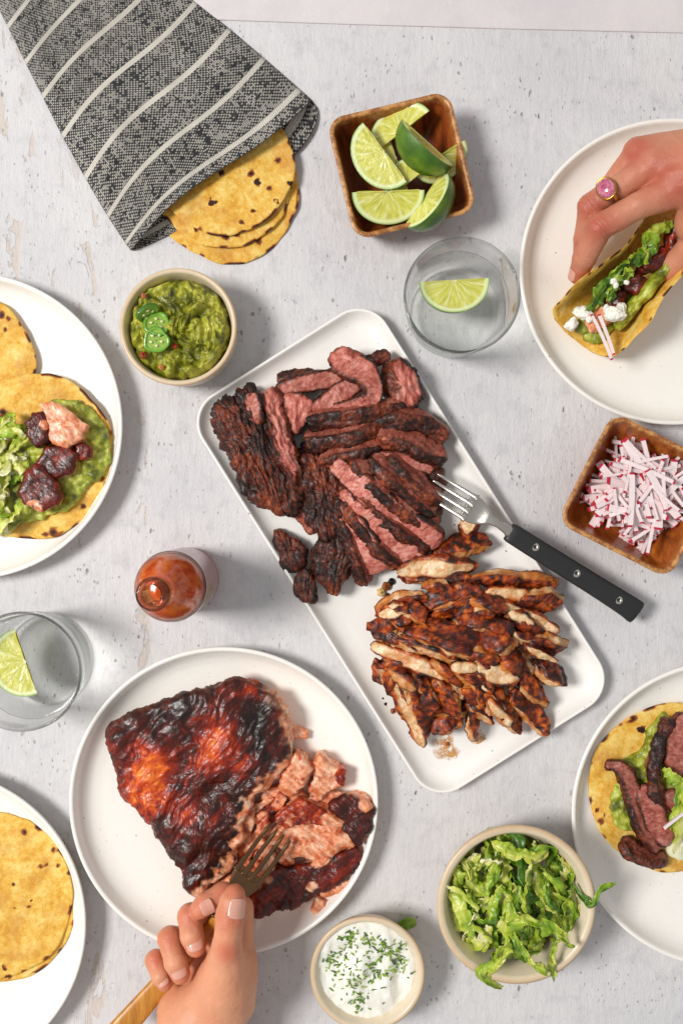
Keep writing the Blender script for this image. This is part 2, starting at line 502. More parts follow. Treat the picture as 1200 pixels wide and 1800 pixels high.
# ------------------------------------------------------------------ stoneware bowls
def stoneware():
    n = N('cream_stoneware'); p = n.pos()
    base = n.mix(n.noise(p, .03, 4), L4((232, 219, 196)), L4((222, 204, 176)))
    d = n.voro(p, .11); c = n.node('ShaderNodeSeparateColor', {0: n.voro(p, .11, out='Color')}).outputs[0]
    m = n.math('MULTIPLY', n.math('SUBTRACT', 1.0, n.step(d, .06, .14)), n.step(c, .84, .86))
    base = n.mix(n.math('MULTIPLY', m, .5), base, L4((120, 92, 66)))
    rim = n.attr('rim', 'Fac')
    base = n.mix(rim, base, n.mix(n.noise(p, .06, 4), L4((214, 180, 136)), L4((196, 158, 112))))
    n.set(base=base, rough=.42, coat=.15, coatr=.2, normal=n.bump(n.noise(p, .06, 4), .7))
    return n.m
STONE = stoneware()
def bowl(label, px, py, rpx, hz, wall=9.0, tp=1.0):
    c = W(px, py, hz); c[2] = 0
    R = rpx * (H - hz) / H
    o = lambda f: R * (tp + (1 - tp) * f ** .75)
    w = lambda f: o(f) - wall - 4 * (1 - f)
    prof = [(o(0) * .70, 1.5), (o(0) * .76, .6), (o(0) * .86, 1.5), (o(0) * .95, 6)] + [(o(f), hz * f) for f in (.14, .25, .4, .55, .7, .84, .95)]
    prof += [(R - 1.2, hz - 1.2), (R - wall * .45, hz), (R - wall * .85, hz - 1.0), (R - wall, hz - 4)] + [(w(f), hz * f) for f in (.84, .7, .55, .4, .28)] + [(w(.2) * .9, 15), (w(.2) * .6, 11), (2, 10)]
    V, fs = lathe(prof, 160, c, True, True)
    th = np.arctan2(V[:, 1] - c[1], V[:, 0] - c[0]); V[:, 2] += 1.0 * np.sin(th * 2 + px) * (V[:, 2] > hz * .8)
    rr = np.hypot(V[:, 0] - c[0], V[:, 1] - c[1])
    rim = np.exp(-((V[:, 2] - hz + 2.5) / 4.0) ** 2) * sm(R * .88, R * .97, rr) * .85
    tag(mk('stoneware_bowl', V, fs, STONE, origin=c, attrs={'rim': rim}), label, 'bowl', 'cream stoneware bowls')
    return c, R - wall - 2
GUAC_C, GUAC_R = bowl('small cream stoneware bowl filled with guacamole', 313, 574, 104, 92, 9, .88)
CREAM_C, CREAM_R = bowl('small cream stoneware bowl filled with white sour cream', 646, 1712, 102, 80, 11, .66)
LETT_C, LETT_R = bowl('large cream stoneware bowl filled with shredded lettuce', 907, 1591, 141, 118, 14, .64)

# ------------------------------------------------------------------ square wooden bowls
def wood(name, c1, c2, c3, rot):
    n = N(name); p = n.pos()
    mp = n.node('ShaderNodeMapping', {'Vector': p, 'Rotation': (0, 0, rot), 'Scale': (1, .13, .35)}).outputs[0]
    gr = n.noise(mp, .05, 6, .62, .8)
    fine = n.noise(mp, .35, 4, .6)
    base = n.ramp(gr, [(.30, lin(c1)), (.5, lin(c2)), (.68, lin(c3))])
    base = n.mix(n.math('MULTIPLY', n.step(fine, .5, .7), .45), base, L4(c1))
    rim = n.attr('rim', 'Fac')
    ed = n.mix(n.step(n.noise(p, .09, 5, .7), .38, .62), L4((146, 86, 40)), L4((206, 150, 88)))
    base = n.mix(rim, base, ed)
    n.set(base=base, rough=.38, coat=.3, coatr=.25, normal=n.bump(fine, .6))
    return n.m
def wooden_bowl(label, px, py, half, rot, mat, hz=84.0):
    c = W(px, py, hz); c[2] = 0
    a = half * (H - hz) / H
    prof = [(46, 1.5), (40, .4), (33, 2), (22, 16), (11, 44), (3, 70), (.3, 80), (0, 82.5), (1.2, 84), (4, 84.4), (7, 83.4), (8.6, 80), (12, 70), (21, 44), (31, 24), (40, 15), (50, 11.5), (66, 10.5)]
    V, fs = rr_sweep(a, a * .985, 30, prof, c, rot, 160)
    m = len(rrect(10, 10, 3, 160))
    rim = np.zeros(len(V)); rim[6 * m:12 * m] = 1; rim[6 * m:7 * m] = .5; rim[11 * m:12 * m] = .5
    V[:, 2] += fbm(V * .012, 2, 5)[:] * 1.8 * (V[:, 2] > 60)
    tag(mk('wooden_bowl', V, fs, mat, origin=c, attrs={'rim': rim}), label, 'bowl', 'square wooden bowls')
    return c
WD1 = wood('acacia_wood', (84, 36, 14), (142, 68, 26), (176, 98, 42), 1.9)
WD2 = wood('acacia_wood_light', (112, 50, 12), (168, 88, 28), (196, 116, 46), .5)
LB_C = wooden_bowl('square dark wooden bowl holding lime wedges', 706, 290, 111, math.radians(13.5), WD1)
RB_C = wooden_bowl('square orange wooden bowl holding radish sticks', 1124, 871, 111, math.radians(-27), WD2, 76)

# ------------------------------------------------------------------ drinking glasses
def clear(name, ior, edge, power=3.0, refr=.25):
    """thin clear glass or water: lets light straight through, darkens where seen edge-on, mirrors by Fresnel, bends a share of the light."""
    n = N(name); t = n.t
    out = [x for x in t.nodes if x.type == 'OUTPUT_MATERIAL'][0]
    lw = n.node('ShaderNodeLayerWeight', {'Blend': .5}).outputs['Facing']
    f = n.math('POWER', lw, power)
    col = n.mix(f, (.995, .998, .996, 1), edge)
    tr = n.node('ShaderNodeBsdfTransparent', {'Color': col}).outputs[0]
    rf = n.node('ShaderNodeBsdfRefraction', {'Color': col, 'IOR': ior, 'Roughness': 0.0}).outputs[0]
    a = n.node('ShaderNodeMixShader', {0: n.math('MULTIPLY', n.math('POWER', lw, 2.5), refr), 1: tr, 2: rf}).outputs[0]
    gl = n.node('ShaderNodeBsdfGlossy', {'Color': (1, 1, 1, 1), 'Roughness': .02}).outputs[0]
    r0 = ((ior - 1) / (ior + 1)) ** 2
    fr = n.math('ADD', n.math('MULTIPLY', n.math('POWER', lw, 5.0), .55), r0 * .8)
    mx = n.node('ShaderNodeMixShader', {0: n.math('MULTIPLY', fr, .8), 1: a, 2: gl}).outputs[0]
    t.links.new(mx, out.inputs['Surface'])
    return n.m
GLASS = clear('clear_glass', 1.47, (.86, .90, .885, 1), 8.0, .9)
WATER = clear('water', 1.33, (.97, .985, .98, 1), 6.0, .6)
def tumbler(label, px, py, rpx, hz=150.0, wl=96.0):
    c = W(px, py, hz); c[2] = 0
    R = rpx * (H - hz) / H
    Rb = R * .82
    o = lambda z: Rb + (R - Rb) * (z / hz) ** .8
    prof = [(Rb * .55, 2.4), (Rb * .85, 1.0), (Rb * .94, 1.6), (Rb, 6)] + [(o(z), z) for z in np.linspace(14, hz - 3, 12)]
    prof += [(R - .4, hz - .8), (R - 2.1, hz), (R - 4.0, hz - .8)] + [(o(z) - 4.6, z) for z in np.linspace(hz - 4, 24, 12)]
    prof += [(Rb - 9, 17), (Rb - 16, 14.5), (Rb * .6, 13.6), (3, 13.4)]
    t = thing('drinking_glass', label, 'glass', c, 'clear water tumblers')
    V, fs = lathe(prof, 160, c, True, True)
    mk('tumbler', V, fs, GLASS, t)
    wp = [(Rb * .6, 13.0), (Rb - 15, 14.0), (Rb - 8, 17.2)] + [(o(z) - 4.2, z) for z in np.linspace(24, wl - 2, 8)] + [(o(wl) - 4.2, wl + 1.6), (o(wl) - 6.5, wl + .4), (o(wl) - 11, wl), (2, wl)]
    V, fs = lathe(wp, 160, c, True, True)
    w = mk('water_fill', V, fs, WATER, None, origin=c)
    tag(w, 'clear water inside the ' + label, 'water')
    return c, wl
GA_C, GA_W = tumbler('clear tumbler beside the lime bowl', 812, 518, 103)
GB_C, GB_W = tumbler('clear tumbler near the hot sauce bottle', 38, 1181, 106)
# ------------------------------------------------------------------ generic food solids
def slab(outline, z0, hgt, step=2.4, center=None, crown=.18, under=.94, side=7, sharp=5.0, zref=None, poly=False, jag=0.0):
    """solid slab from a picture-plane outline standing at its own height; returns V, faces, t (0 centre..1 rim, >1 down the side)."""
    zr = z0 + hgt * .7 if zref is None else zref
    o = np.array([W(x, y, zr)[:2] for x, y in outline])
    per = np.hypot(*(np.roll(o, -1, 0) - o).T).sum()
    ns = int(max(28, per / step))
    if poly:
        q = np.vstack([o, o[:1]]); cl = np.r_[0, np.cumsum(np.hypot(*np.diff(q, axis=0).T))]; u = np.linspace(0, cl[-1], ns, endpoint=False)
        o = np.column_stack([np.interp(u, cl, q[:, 0]), np.interp(u, cl, q[:, 1])])
    else: o = spline(o, ns, True)
    if jag:
        cc = o.mean(0); o = cc + (o - cc) * (1 + jag * fbm(np.column_stack([o * .06, np.full(ns, z0)]), 3, 17))[:, None]
    c = o.mean(0) if center is None else W(center[0], center[1], zr)[:2]
    rad = np.hypot(*(o - c).T).mean(); nt = int(max(7, rad / step))
    ts = np.linspace(0.03, 1, nt); rings = []; T = []
    for t in ts:
        z = z0 + hgt * (1 - crown * t ** sharp)
        rings.append(np.column_stack([c + (o - c) * t, np.full(ns, z)])); T.append(np.full(ns, t))
    zt = z0 + hgt * (1 - crown)
    for k in range(1, side + 1):
        f = k / side
        inset = 1 - (1 - under) * f ** 2 + .02 * math.sin(f * math.pi)
        rings.append(np.column_stack([c + (o - c) * inset, np.full(ns, zt + (z0 - zt) * f)])); T.append(np.full(ns, 1 + f))
    V = np.vstack(rings + [[[c[0], c[1], z0 + hgt], [c[0], c[1], z0]]]); T = np.concatenate(T + [[0, 2]])
    m = len(rings); j = np.arange(ns); k = len(V) - 2
    F = grid_faces(m, ns, False, True)
    fs = [F, np.vstack([np.stack([np.full(ns, k), j, (j + 1) % ns], 1), np.stack([np.full(ns, k + 1), (m - 1) * ns + (j + 1) % ns, (m - 1) * ns + j], 1)])]
    return V, fixn(V - V.mean(0), fs), T
def strip(pts, fw, th, roll, step=2.4, pw=4.0, ends=.30, twist=14.0, jag=.12):
    """slice of meat: a path, a cut face fw wide and a slice thickness th, rolled about its length.
    returns V, faces, a (-1..1 across the face), b (-1..1 through the slice), u (0..1 along), end (0..1 towards the tips)."""
    P = WA(pts); 
    ln = np.linalg.norm(np.diff(P, axis=0), axis=1).sum()
    n = int(max(12, ln / step)); P = spline(P, n)
    u = np.linspace(0, 1, n)
    fws = np.interp(u, np.linspace(0, 1, len(np.atleast_1d(fw))), np.atleast_1d(fw)) if np.ndim(fw) else np.full(n, fw)
    ths = np.interp(u, np.linspace(0, 1, len(np.atleast_1d(th))), np.atleast_1d(th)) if np.ndim(th) else np.full(n, th)
    e = ends
    cap = np.clip(np.minimum(u, 1 - u) / max(e * fws.mean() / ln, 1e-3), 0, 1)
    cap = np.sqrt(np.clip(1 - (1 - cap) ** 2, .0, 1)) * .9 + .1
    m = int(max(20, 2 * (fws.mean() + ths.mean()) / step)); a = np.linspace(0, 2 * np.pi, m, endpoint=False)
    ca, sa = np.cos(a), np.sin(a)
    r = (np.abs(ca) ** pw + np.abs(sa) ** pw) ** (-1 / pw)
    A, B = ca * r, sa * r
    sect = np.stack([A[None] * (fws * cap)[:, None] / 2, B[None] * (ths * cap)[:, None] / 2], 2)
    rl = roll + twist * noise(np.column_stack([u * 2.2, np.full(n, P[0, 0] * .37), np.full(n, P[0, 1] * .23)]), 3)
    wob = 1 + jag * fbm(np.column_stack([u * 4, np.full(n, P[0, 0] * .31), np.full(n, P[0, 1] * .29)]), 2, 8)
    sect = sect * wob[:, None, None]
    V, fs = sweep(P, sect, True, roll=np.radians(rl))
    A = np.concatenate([np.tile(A, n), [0, 0]]); B = np.concatenate([np.tile(B, n), [0, 0]]); U = np.concatenate([np.repeat(u, m), [0, 1]])
    E = np.concatenate([np.repeat(1 - cap, m), [1, 1]])
    return V, fixn(V - V.mean(0), fs), A, B, U, E
def disp(V, fs, d):
    return V + vnormals(V, fs) * np.asarray(d)[:, None]

# ------------------------------------------------------------------ steak
STEAK = food_mat('grilled_steak', rough=.46, sss=.10, ssss=3, bumps=((.12, 2.0), (.42, 1.0)), var=.4, vscale=.28, coat=.12, coatr=.2, rvar=.16, spec=.38)
def steak_colour(V, c, seed, pinkness=1.0, g=None):
    """c: 0 cut pink flesh .. 1 seared crust; g: coordinates stretched along the grain."""
    f0 = fbm(V * .018, 2, seed + 30); f1 = fbm(V * .05, 3, seed); f3 = fbm(V * .24, 3, seed + 9)
    gg = V * .085 if g is None else g
    f2 = ridged(gg, 3, seed + 5); fib = fbm(gg * 1.7, 3, seed + 15)
    pink = rampc(f1 * .3 + fib * .42 + f3 * .14 + .52, [(0, (112, 42, 34)), (.27, (168, 80, 66)), (.55, (208, 120, 104)), (1, (238, 182, 164))])
    brown = rampc(f3 * .4 + fib * .3 + .5, [(0, (72, 28, 17)), (.5, (118, 54, 36)), (1, (166, 94, 66))])
    pink = mixc(brown, pink, np.full(len(V), pinkness))
    crust = rampc(f2 * .45 + f3 * .40 + f0 * .36 + .07, [(0, (26, 12, 9)), (.22, (56, 25, 16)), (.42, (98, 42, 24)), (.64, (140, 62, 35)), (1, (198, 110, 64))])
    c = np.clip(c + f1 * .26 + f3 * .12, 0, 1)
    out = mixc(pink, brown, sm(.30, .58, c))
    return mixc(out, crust, sm(.46, .70, c))
def steak_slice(label, pts, fw, th, roll, seed, group='sliced steak on the platter', pinkness=1.0, crusted=.70, parent=None, name='steak_slice', side=0.0):
    V, fs, A, B, U, E = strip(pts, fw, th, roll)
    c = .17 + sm(crusted, 1.0, np.abs(A)) + .75 * sm(.55, 1.0, E) + side * sm(.2, .9, -B)
    ln = np.linalg.norm(np.diff(WA(pts), axis=0), axis=1).sum()
    g = np.column_stack([U * ln * .20, A * 1.6 + .4 * fbm(V * .04, 2, seed), B * 1.2])
    m = sm(.3, .7, c)
    d = fbm(V * .03, 3, seed) * 5.0 + (ridged(V * .10, 3, seed + 2) * 2.6 + fbm(V * .3, 2, seed + 4) * 1.0) * (.15 + .85 * m) + ridged(g, 2, seed + 6) * .9
    V2 = disp(V, fs, d)
    o = mk(name, V2, fs, STEAK, parent, col=steak_colour(V, c, seed, pinkness, g))
    if parent is None: tag(o, LS2 if label == LS and pinkness < .8 else label, 'steak', group)
    return o
def steak_chunk(label, outline, z0, hgt, seed, crust_at=0.9, rough_amp=3.0, group='seared steak chunks', center=None, pinkness=1.0, pinkfn=None, parent=None, name='steak_chunk'):
    V, fs, T = slab(outline, z0, hgt, 2.3, center, crown=.24, under=.92, sharp=5, jag=.10)
    # ropy meat grain running along the piece
    ax = V[:, :2] - V[:, :2].mean(0); _, _, vt = np.linalg.svd(ax[::7], full_matrices=False)
    g = np.column_stack([ax @ vt[0] * .022, ax @ vt[1] * .10, V[:, 2] * .05])
    d = (fbm(V * .03, 3, seed) * 6 + ridged(g + fbm(V * .03, 2, seed + 1)[:, None] * .6, 3, seed + 2) * rough_amp * 1.6 + ridged(V * .14, 3, seed + 3) * 1.6) * (T < 1.9)
    V2 = disp(V, fs, d)
    c = np.full(len(V), crust_at)
    if pinkfn is not None: c = pinkfn(V, T, c)
    o = mk(name, V2, fs, STEAK, parent, col=steak_colour(V, c, seed, pinkness, g * 1.2))
    if parent is None: tag(o, label, 'steak', group)
    return o
LS2 = 'browner steak slice with seared crust upward in the platter pile'
LS = 'pink-centred steak slice with dark seared edges fanned out on the platter'
LC = 'rough dark seared steak chunk at the edge of the platter pile'
GS, GC = 'sliced steak on the platter', 'seared steak chunks'
# low bed that the top slices rest on
steak_chunk('broad brown seared steak piece under the fanned slices', [(525, 800), (560, 770), (640, 745), (720, 740), (770, 780), (775, 850), (760, 930), (700, 960), (640, 985), (600, 960), (560, 930), (525, 875)], PTZ, 34, 11, .82)
steak_chunk('big folded seared steak end with a bare red strip', [(392, 706), (415, 697), (440, 684), (452, 700), (480, 690), (498, 722), (510, 765), (526, 830), (530, 872), (508, 905), (468, 884), (432, 862), (404, 800), (380, 745)], PTZ, 66, 12, .95, 5.0,
            pinkfn=lambda V, T, c: c - .75 * sm(.0, 1, 1 - np.abs(((V[:, 0] - W(492, 760, 70)[0]) * .96 + (V[:, 1] - W(492, 760, 70)[1]) * .28) / 26)) * sm(W(0, 880, 70)[1], W(0, 800, 70)[1], V[:, 1]))
steak_slice('thin red steak fold standing at the tip of the seared end', [(440, 690, 70), (447, 715, 74), (452, 745, 72)], [30, 34, 26], 12, 35, 13, GC, .65)
steak_slice(LS, [(486, 692, 30), (535, 672, 38), (585, 665, 40), (618, 672, 38)], [26, 34, 34, 26], 24, 20, 14, pinkness=.72)
steak_slice(LS, [(490, 668, 24), (535, 660, 28), (580, 668, 26)], [18, 22, 16], 20, 40, 15, pinkness=.5)
steak_chunk('round pale pink steak nugget beside the folded seared end', [(492, 702), (518, 692), (545, 702), (549, 722), (535, 748), (518, 762), (502, 744)], 20, 38, 16, .25, 1.6, pinkfn=lambda V, T, c: c + .6 * sm(.75, 1.05, T) - .15)
steak_slice(LS, [(552, 726, 40), (585, 702, 50), (612, 682, 54), (632, 664, 52)], [24, 36, 36, 28], 22, 8, 17, pinkness=.72)
steak_slice('curled pink steak slice looping over itself', [(588, 632, 52), (612, 640, 64), (640, 656, 72), (656, 682, 72), (648, 706, 66), (618, 716, 58), (584, 722, 50)], [44, 50, 44, 34, 30, 28, 20], 16, -14, 18, pinkness=.85)
steak_chunk('small rolled pink tip of the curled steak slice', [(580, 634), (592, 616), (612, 614), (634, 624), (645, 642), (632, 660), (606, 654), (590, 648)], 44, 24, 19, .18, 1.5, pinkfn=lambda V, T, c: c + .6 * sm(.8, 1.05, T))
steak_slice('narrow dark steak sliver at the top of the pile', [(640, 640, 34), (662, 632, 40), (684, 622, 40)], [16, 22, 12], 22, 60, 20, pinkness=.3)
steak_chunk('round rosy steak end resting against the platter rim', [(676, 645), (700, 632), (722, 645), (738, 672), (741, 700), (726, 718), (702, 718), (684, 705), (674, 675)], 14, 44, 21, .3, 2.5, pinkfn=lambda V, T, c: c + .75 * sm(.78, 1.0, T) + .4 * sm(-20, 20, W(690, 0, 50)[0] - V[:, 0]))
steak_slice(LS, [(540, 744, 46), (590, 732, 58), (650, 724, 60), (712, 716, 50)], [30, 40, 40, 30], 30, -62, 22, pinkness=.35, crusted=.35)
steak_slice(LS, [(536, 778, 44), (575, 770, 58), (620, 764, 62), (668, 750, 58)], [28, 40, 42, 28], 28, -58, 23, pinkness=.35, crusted=.35)
steak_slice(LS, [(650, 748, 52), (700, 738, 60), (745, 742, 54), (784, 770, 40)], [30, 44, 46, 34], 30, -66, 24, pinkness=.35, crusted=.35)
steak_slice(LS, [(662, 770, 62), (705, 772, 66), (742, 790, 58), (780, 806, 42)], [34, 46, 46, 30], 30, -40, 25, pinkness=.35, crusted=.35)
steak_slice(LS, [(660, 800, 58), (700, 806, 58), (735, 814, 50), (764, 822, 40)], [20, 32, 34, 22], 20, 30, 26)
steak_slice(LS, [(565, 812, 52), (590, 800, 60), (630, 792, 66), (668, 786, 62)], [24, 34, 34, 26], 24, -48, 27, pinkness=.35, crusted=.35)
steak_slice(LS, [(682, 800, 60), (712, 830, 60), (742, 862, 54), (772, 884, 42)], [30, 46, 48, 30], 26, -46, 28, pinkness=.35, crusted=.35)
steak_slice(LS, [(650, 800, 66), (682, 832, 68), (722, 868, 60), (764, 902, 44)], [26, 44, 48, 34], 26, -40, 29, pinkness=.35, crusted=.35)
steak_slice(LS, [(620, 806, 66), (654, 842, 70), (706, 884, 62), (765, 926, 42)], [30, 46, 50, 40], 26, -36, 30, pinkness=.35, crusted=.35)
steak_slice(LS, [(588, 812, 58), (634, 852, 70), (700, 902, 62), (770, 956, 38)], [26, 44, 48, 52], 26, 22, 31)
steak_slice(LS, [(606, 838, 52), (650, 880, 58), (700, 924, 52), (758, 960, 32)], [30, 40, 44, 40], 24, -52, 32, pinkness=.35, crusted=.35)
steak_slice(LS, [(600, 864, 50), (640, 896, 58), (690, 942, 50), (738, 984, 30)], [24, 38, 46, 54], 25, 18, 33)
steak_slice(LS, [(596, 880, 46), (630, 915, 50), (672, 962, 42), (702, 992, 28)], [26, 40, 42, 36], 24, -50, 34, pinkness=.35, crusted=.35)
steak_slice(LS, [(590, 888, 46), (626, 924, 52), (650, 962, 44), (672, 1002, 26)], [24, 40, 46, 52], 25, 14, 35)
steak_slice(LS, [(590, 905, 42), (614, 945, 46), (630, 985, 36), (640, 1026, 22)], [22, 34, 36, 24], 24, -56, 36, pinkness=.35, crusted=.35)
steak_chunk('coarse-grained brown steak piece in the middle of the pile', [(528, 812), (556, 800), (590, 812), (612, 846), (622, 890), (604, 925), (578, 946), (548, 924), (528, 880)], 24, 34, 37, .8, 4.0)
steak_slice('reddish steak shard hanging off the folded end', [(512, 880, 34), (535, 905, 38), (560, 932, 34)], [26, 34, 22], 20, 30, 38, GC, .45)
steak_chunk('rounded dark steak end lying free below the slices', [(552, 962), (584, 938), (616, 946), (626, 972), (618, 1004), (598, 1028), (590, 1046), (572, 1034), (550, 1000)], PTZ, 44, 39, .92, 2.6)
steak_chunk('notched brown steak scrap nearest the long platter edge', [(484, 936), (502, 936), (522, 950), (537, 966), (534, 990), (516, 1004), (498, 998), (490, 966)], PTZ, 28, 40, .72, 2.6, pinkness=.4)
steak_chunk('small pointed dark steak scrap on the platter rim', [(532, 1002), (546, 1008), (556, 1036), (554, 1056), (536, 1056), (514, 1040)], PTZ + 10, 24, 41, .9, 2.2)

# ------------------------------------------------------------------ chicken
CHICK = food_mat('glazed_chicken', rough=.4, sss=.12, sssr=(1, .5, .25), ssss=4, bumps=((.10, 2.0), (.38, 1.0)), var=.34, vscale=.24, coat=.16, coatr=.2, rvar=.14, spec=.42)
def chicken_colour(V, c, seed):
    f1 = fbm(V * .032, 3, seed); f2 = fbm(V * .10, 3, seed + 5); f3 = fbm(V * .32, 3, seed + 9)
    pale = rampc(f2 * .55 + f3 * .35 + .5, [(0, (196, 128, 70)), (.4, (232, 188, 136)), (.7, (245, 218, 178)), (1, (250, 232, 204))])
    glz = rampc(f1 * .36 + f2 * .36 + f3 * .16 + .40, [(0, (34, 12, 7)), (.26, (80, 25, 9)), (.44, (134, 46, 11)), (.62, (188, 82, 20)), (.82, (220, 122, 42)), (1, (240, 168, 84))])
    glz = mixc(glz, lin((26, 14, 11)), sm(.10, .34, fbm(V * .06, 4, seed + 21, .6)) * .9)
    c = np.clip(c + f1 * .30 + f2 * .12 + f3 * .06, 0, 1)
    amber = rampc(f3 * .5 + .5, [(0, (178, 94, 32)), (1, (220, 146, 70))])
    out = mixc(pale, amber, sm(.14, .44, c))
    return mixc(out, glz, sm(.42, .62, c))
LK = 'dark glossy charred chicken strip in the pile at the platter end'
LK2 = 'chicken strip with its pale cut face showing in the platter pile'
GK = 'chicken strips on the platter'
def chicken(pts, w, kind, seed, th=26, roll=None, dz=0):
    q = []
    for p in pts:
        d = math.hypot((p[0] - 815) / 190, (p[1] - 1125) / 175)
        q.append((p[0], p[1], PTZ + 18 + 46 * max(0, 1 - d * d) + dz + (p[2] if len(p) > 2 else 0)))
    r = random.Random(seed)
    if kind == 'cut': roll = r.uniform(-18, 18) if roll is None else roll
    else: roll = r.choice((1, 1, 1, -1)) * r.uniform(46, 66) if roll is None else roll
    if kind == 'cut': V, fs, A, B, U, E = strip(q, w, th, roll, 2.3, 5.0, .7, 26, .26)
    else: V, fs, A, B, U, E = strip(q, np.array([.7, 1, 1, .75]) * max(th * .8, w * .55), np.array([.6, 1, 1, .65]) * w * .92, roll, 2.3, 10.0, .12, 24, .16)
    dr = WA(q)[-1] - WA(q)[0]; dr /= np.linalg.norm(dr)
    V = V + dr * ((A * r.uniform(-9, 9) + B * r.uniform(-11, 11)) * (1 if kind != 'cut' else .6))[:, None]
    g = np.column_stack([U * 9 + fbm(V * .05, 2, seed) * .5, A * .8, B * .8])
    d = fbm(V * .022, 2, seed) * 5 + ridged(V * .05, 2, seed + 2) * 2.2 + ridged(g, 2, seed + 3) * (.6 if kind == 'cut' else 1.8) + fbm(V * .3, 2, seed + 4) * .5 - 1
    V2 = disp(V, fs, d)
    c = sm(.5, 1.0, np.abs(A)) * .95 + .6 * sm(.4, 1, E) + (.15 if kind == 'cut' else .37)
    o = mk('chicken_strip', V2, fs, CHICK, col=chicken_colour(V, c, seed))
    return tag(o, LK2 if kind == 'cut' else LK, 'chicken', GK)
CK = [
    ([(690, 1150), (740, 1180), (800, 1200)], 60, 'glaze', -22), ([(760, 1060), (830, 1075), (900, 1090)], 60, 'glaze', -24), ([(860, 1120), (900, 1160), (930, 1200)], 56, 'glaze', -22),
    ([(770, 1130), (820, 1160), (870, 1190)], 60, 'glaze', -26), ([(700, 1080), (760, 1110), (820, 1120)], 56, 'glaze', -24), ([(720, 1220), (780, 1240), (840, 1240)], 50, 'glaze', -16),
    ([(818, 902), (824, 922), (824, 944)], [36, 44, 34], 'cut', 6), ([(768, 972), (806, 960), (854, 952)], 40, 'glaze', 2), ([(700, 1006), (740, 996), (786, 998), (838, 994)], [26, 38, 38, 28], 'cut', 10),
    ([(706, 1016), (760, 1016), (820, 1012)], 24, 'glaze', 0), ([(816, 1020), (870, 1016), (925, 1020), (970, 1028)], 26, 'glaze', 4),
    ([(664, 1080), (700, 1064), (748, 1052)], 44, 'glaze', 4), ([(668, 1078), (692, 1074), (716, 1070)], [20, 34, 24], 'cut', 18), ([(742, 1064), (790, 1048), (844, 1042)], 40, 'glaze', 4),
    ([(850, 1038), (888, 1040), (926, 1046)], [16, 30, 22], 'cut', 8), ([(854, 1052), (900, 1068), (940, 1086), (972, 1108)], [14, 24, 24, 18], 'cut', 8),
    ([(904, 1060), (940, 1054), (974, 1064)], 46, 'glaze', 4), ([(764, 1078), (820, 1064), (884, 1070)], 34, 'glaze', 6), ([(800, 1088), (845, 1094), (894, 1106)], 32, 'glaze', 10),
    ([(894, 1090), (920, 1098), (944, 1110)], 30, 'glaze', 6), ([(652, 1112), (700, 1112), (752, 1126), (802, 1152)], 46, 'glaze', 8), ([(652, 1134), (690, 1146), (734, 1168), (778, 1192)], [20, 26, 30, 18], 'cut', 16),
    ([(726, 1104), (780, 1118), (842, 1146)], 56, 'glaze', 14), ([(852, 1134), (878, 1124), (898, 1112)], 56, 'glaze', 12), ([(884, 1148), (900, 1166), (916, 1188)], 48, 'glaze', 8),
    ([(930, 1124), (958, 1130), (988, 1140)], 48, 'glaze', 12), ([(924, 1132), (945, 1146), (972, 1158)], [12, 20, 14], 'cut', 22), ([(940, 1168), (962, 1180), (982, 1192)], 40, 'glaze', 6),
    ([(796, 1178), (830, 1176), (868, 1184), (908, 1180)], [30, 40, 44, 34], 'cut', 12), ([(792, 1172), (815, 1172), (838, 1172)], [20, 30, 22], 'cut', 20), ([(664, 1164), (676, 1186), (682, 1206)], [30, 44, 34], 'cut', 2),
    ([(672, 1168), (692, 1164), (704, 1178)], 26, 'glaze', 10), ([(690, 1168), (704, 1206), (722, 1252), (742, 1306)], [26, 36, 34, 20], 'cut', 6), ([(722, 1174), (736, 1222), (752, 1282)], 40, 'glaze', 8),
    ([(738, 1216), (752, 1232), (764, 1250)], 40, 'glaze', 18), ([(772, 1196), (786, 1222), (798, 1250)], 40, 'glaze', 14), ([(764, 1282), (788, 1270), (808, 1264)], 36, 'glaze', 6),
    ([(820, 1250), (830, 1268), (836, 1290)], 34, 'glaze', 6), ([(842, 1204), (872, 1238), (910, 1276)], 42, 'glaze', 10), ([(860, 1230), (880, 1250), (902, 1272)], [12, 20, 16], 'cut', 26),
    ([(896, 1220), (928, 1248), (960, 1280)], 40, 'glaze', 8), ([(908, 1196), (932, 1210), (958, 1228)], 36, 'glaze', 8), ([(808, 1210), (830, 1218), (856, 1232)], 30, 'glaze', 12), ([(824, 1234), (842, 1248), (862, 1266)], 24, 'glaze', 4),
]
rx_ = random.Random(31)
for k in range(30):
    x, y = rx_.uniform(680, 945), rx_.uniform(1030, 1255)
    if math.hypot((x - 815) / 150, (y - 1135) / 130) > 1: continue
    an = math.radians(rx_.gauss(24 if y < 1180 else 48, 12)); ln = rx_.uniform(34, 66)
    CK.append(([(x - ln * math.cos(an) * .5, y - ln * math.sin(an) * .5), (x, y + rx_.uniform(-4, 4)), (x + ln * math.cos(an) * .5, y + ln * math.sin(an) * .5)], rx_.uniform(22, 32) if k % 3 else [10, rx_.uniform(15, 22), 9], 'glaze' if k % 3 else 'cut', rx_.uniform(10, 20)))
for i, (pts, w, kind, dz) in enumerate(CK):
    chicken(pts, w, kind, 100 + i * 3, th=20 if kind == 'cut' else 28, dz=dz)
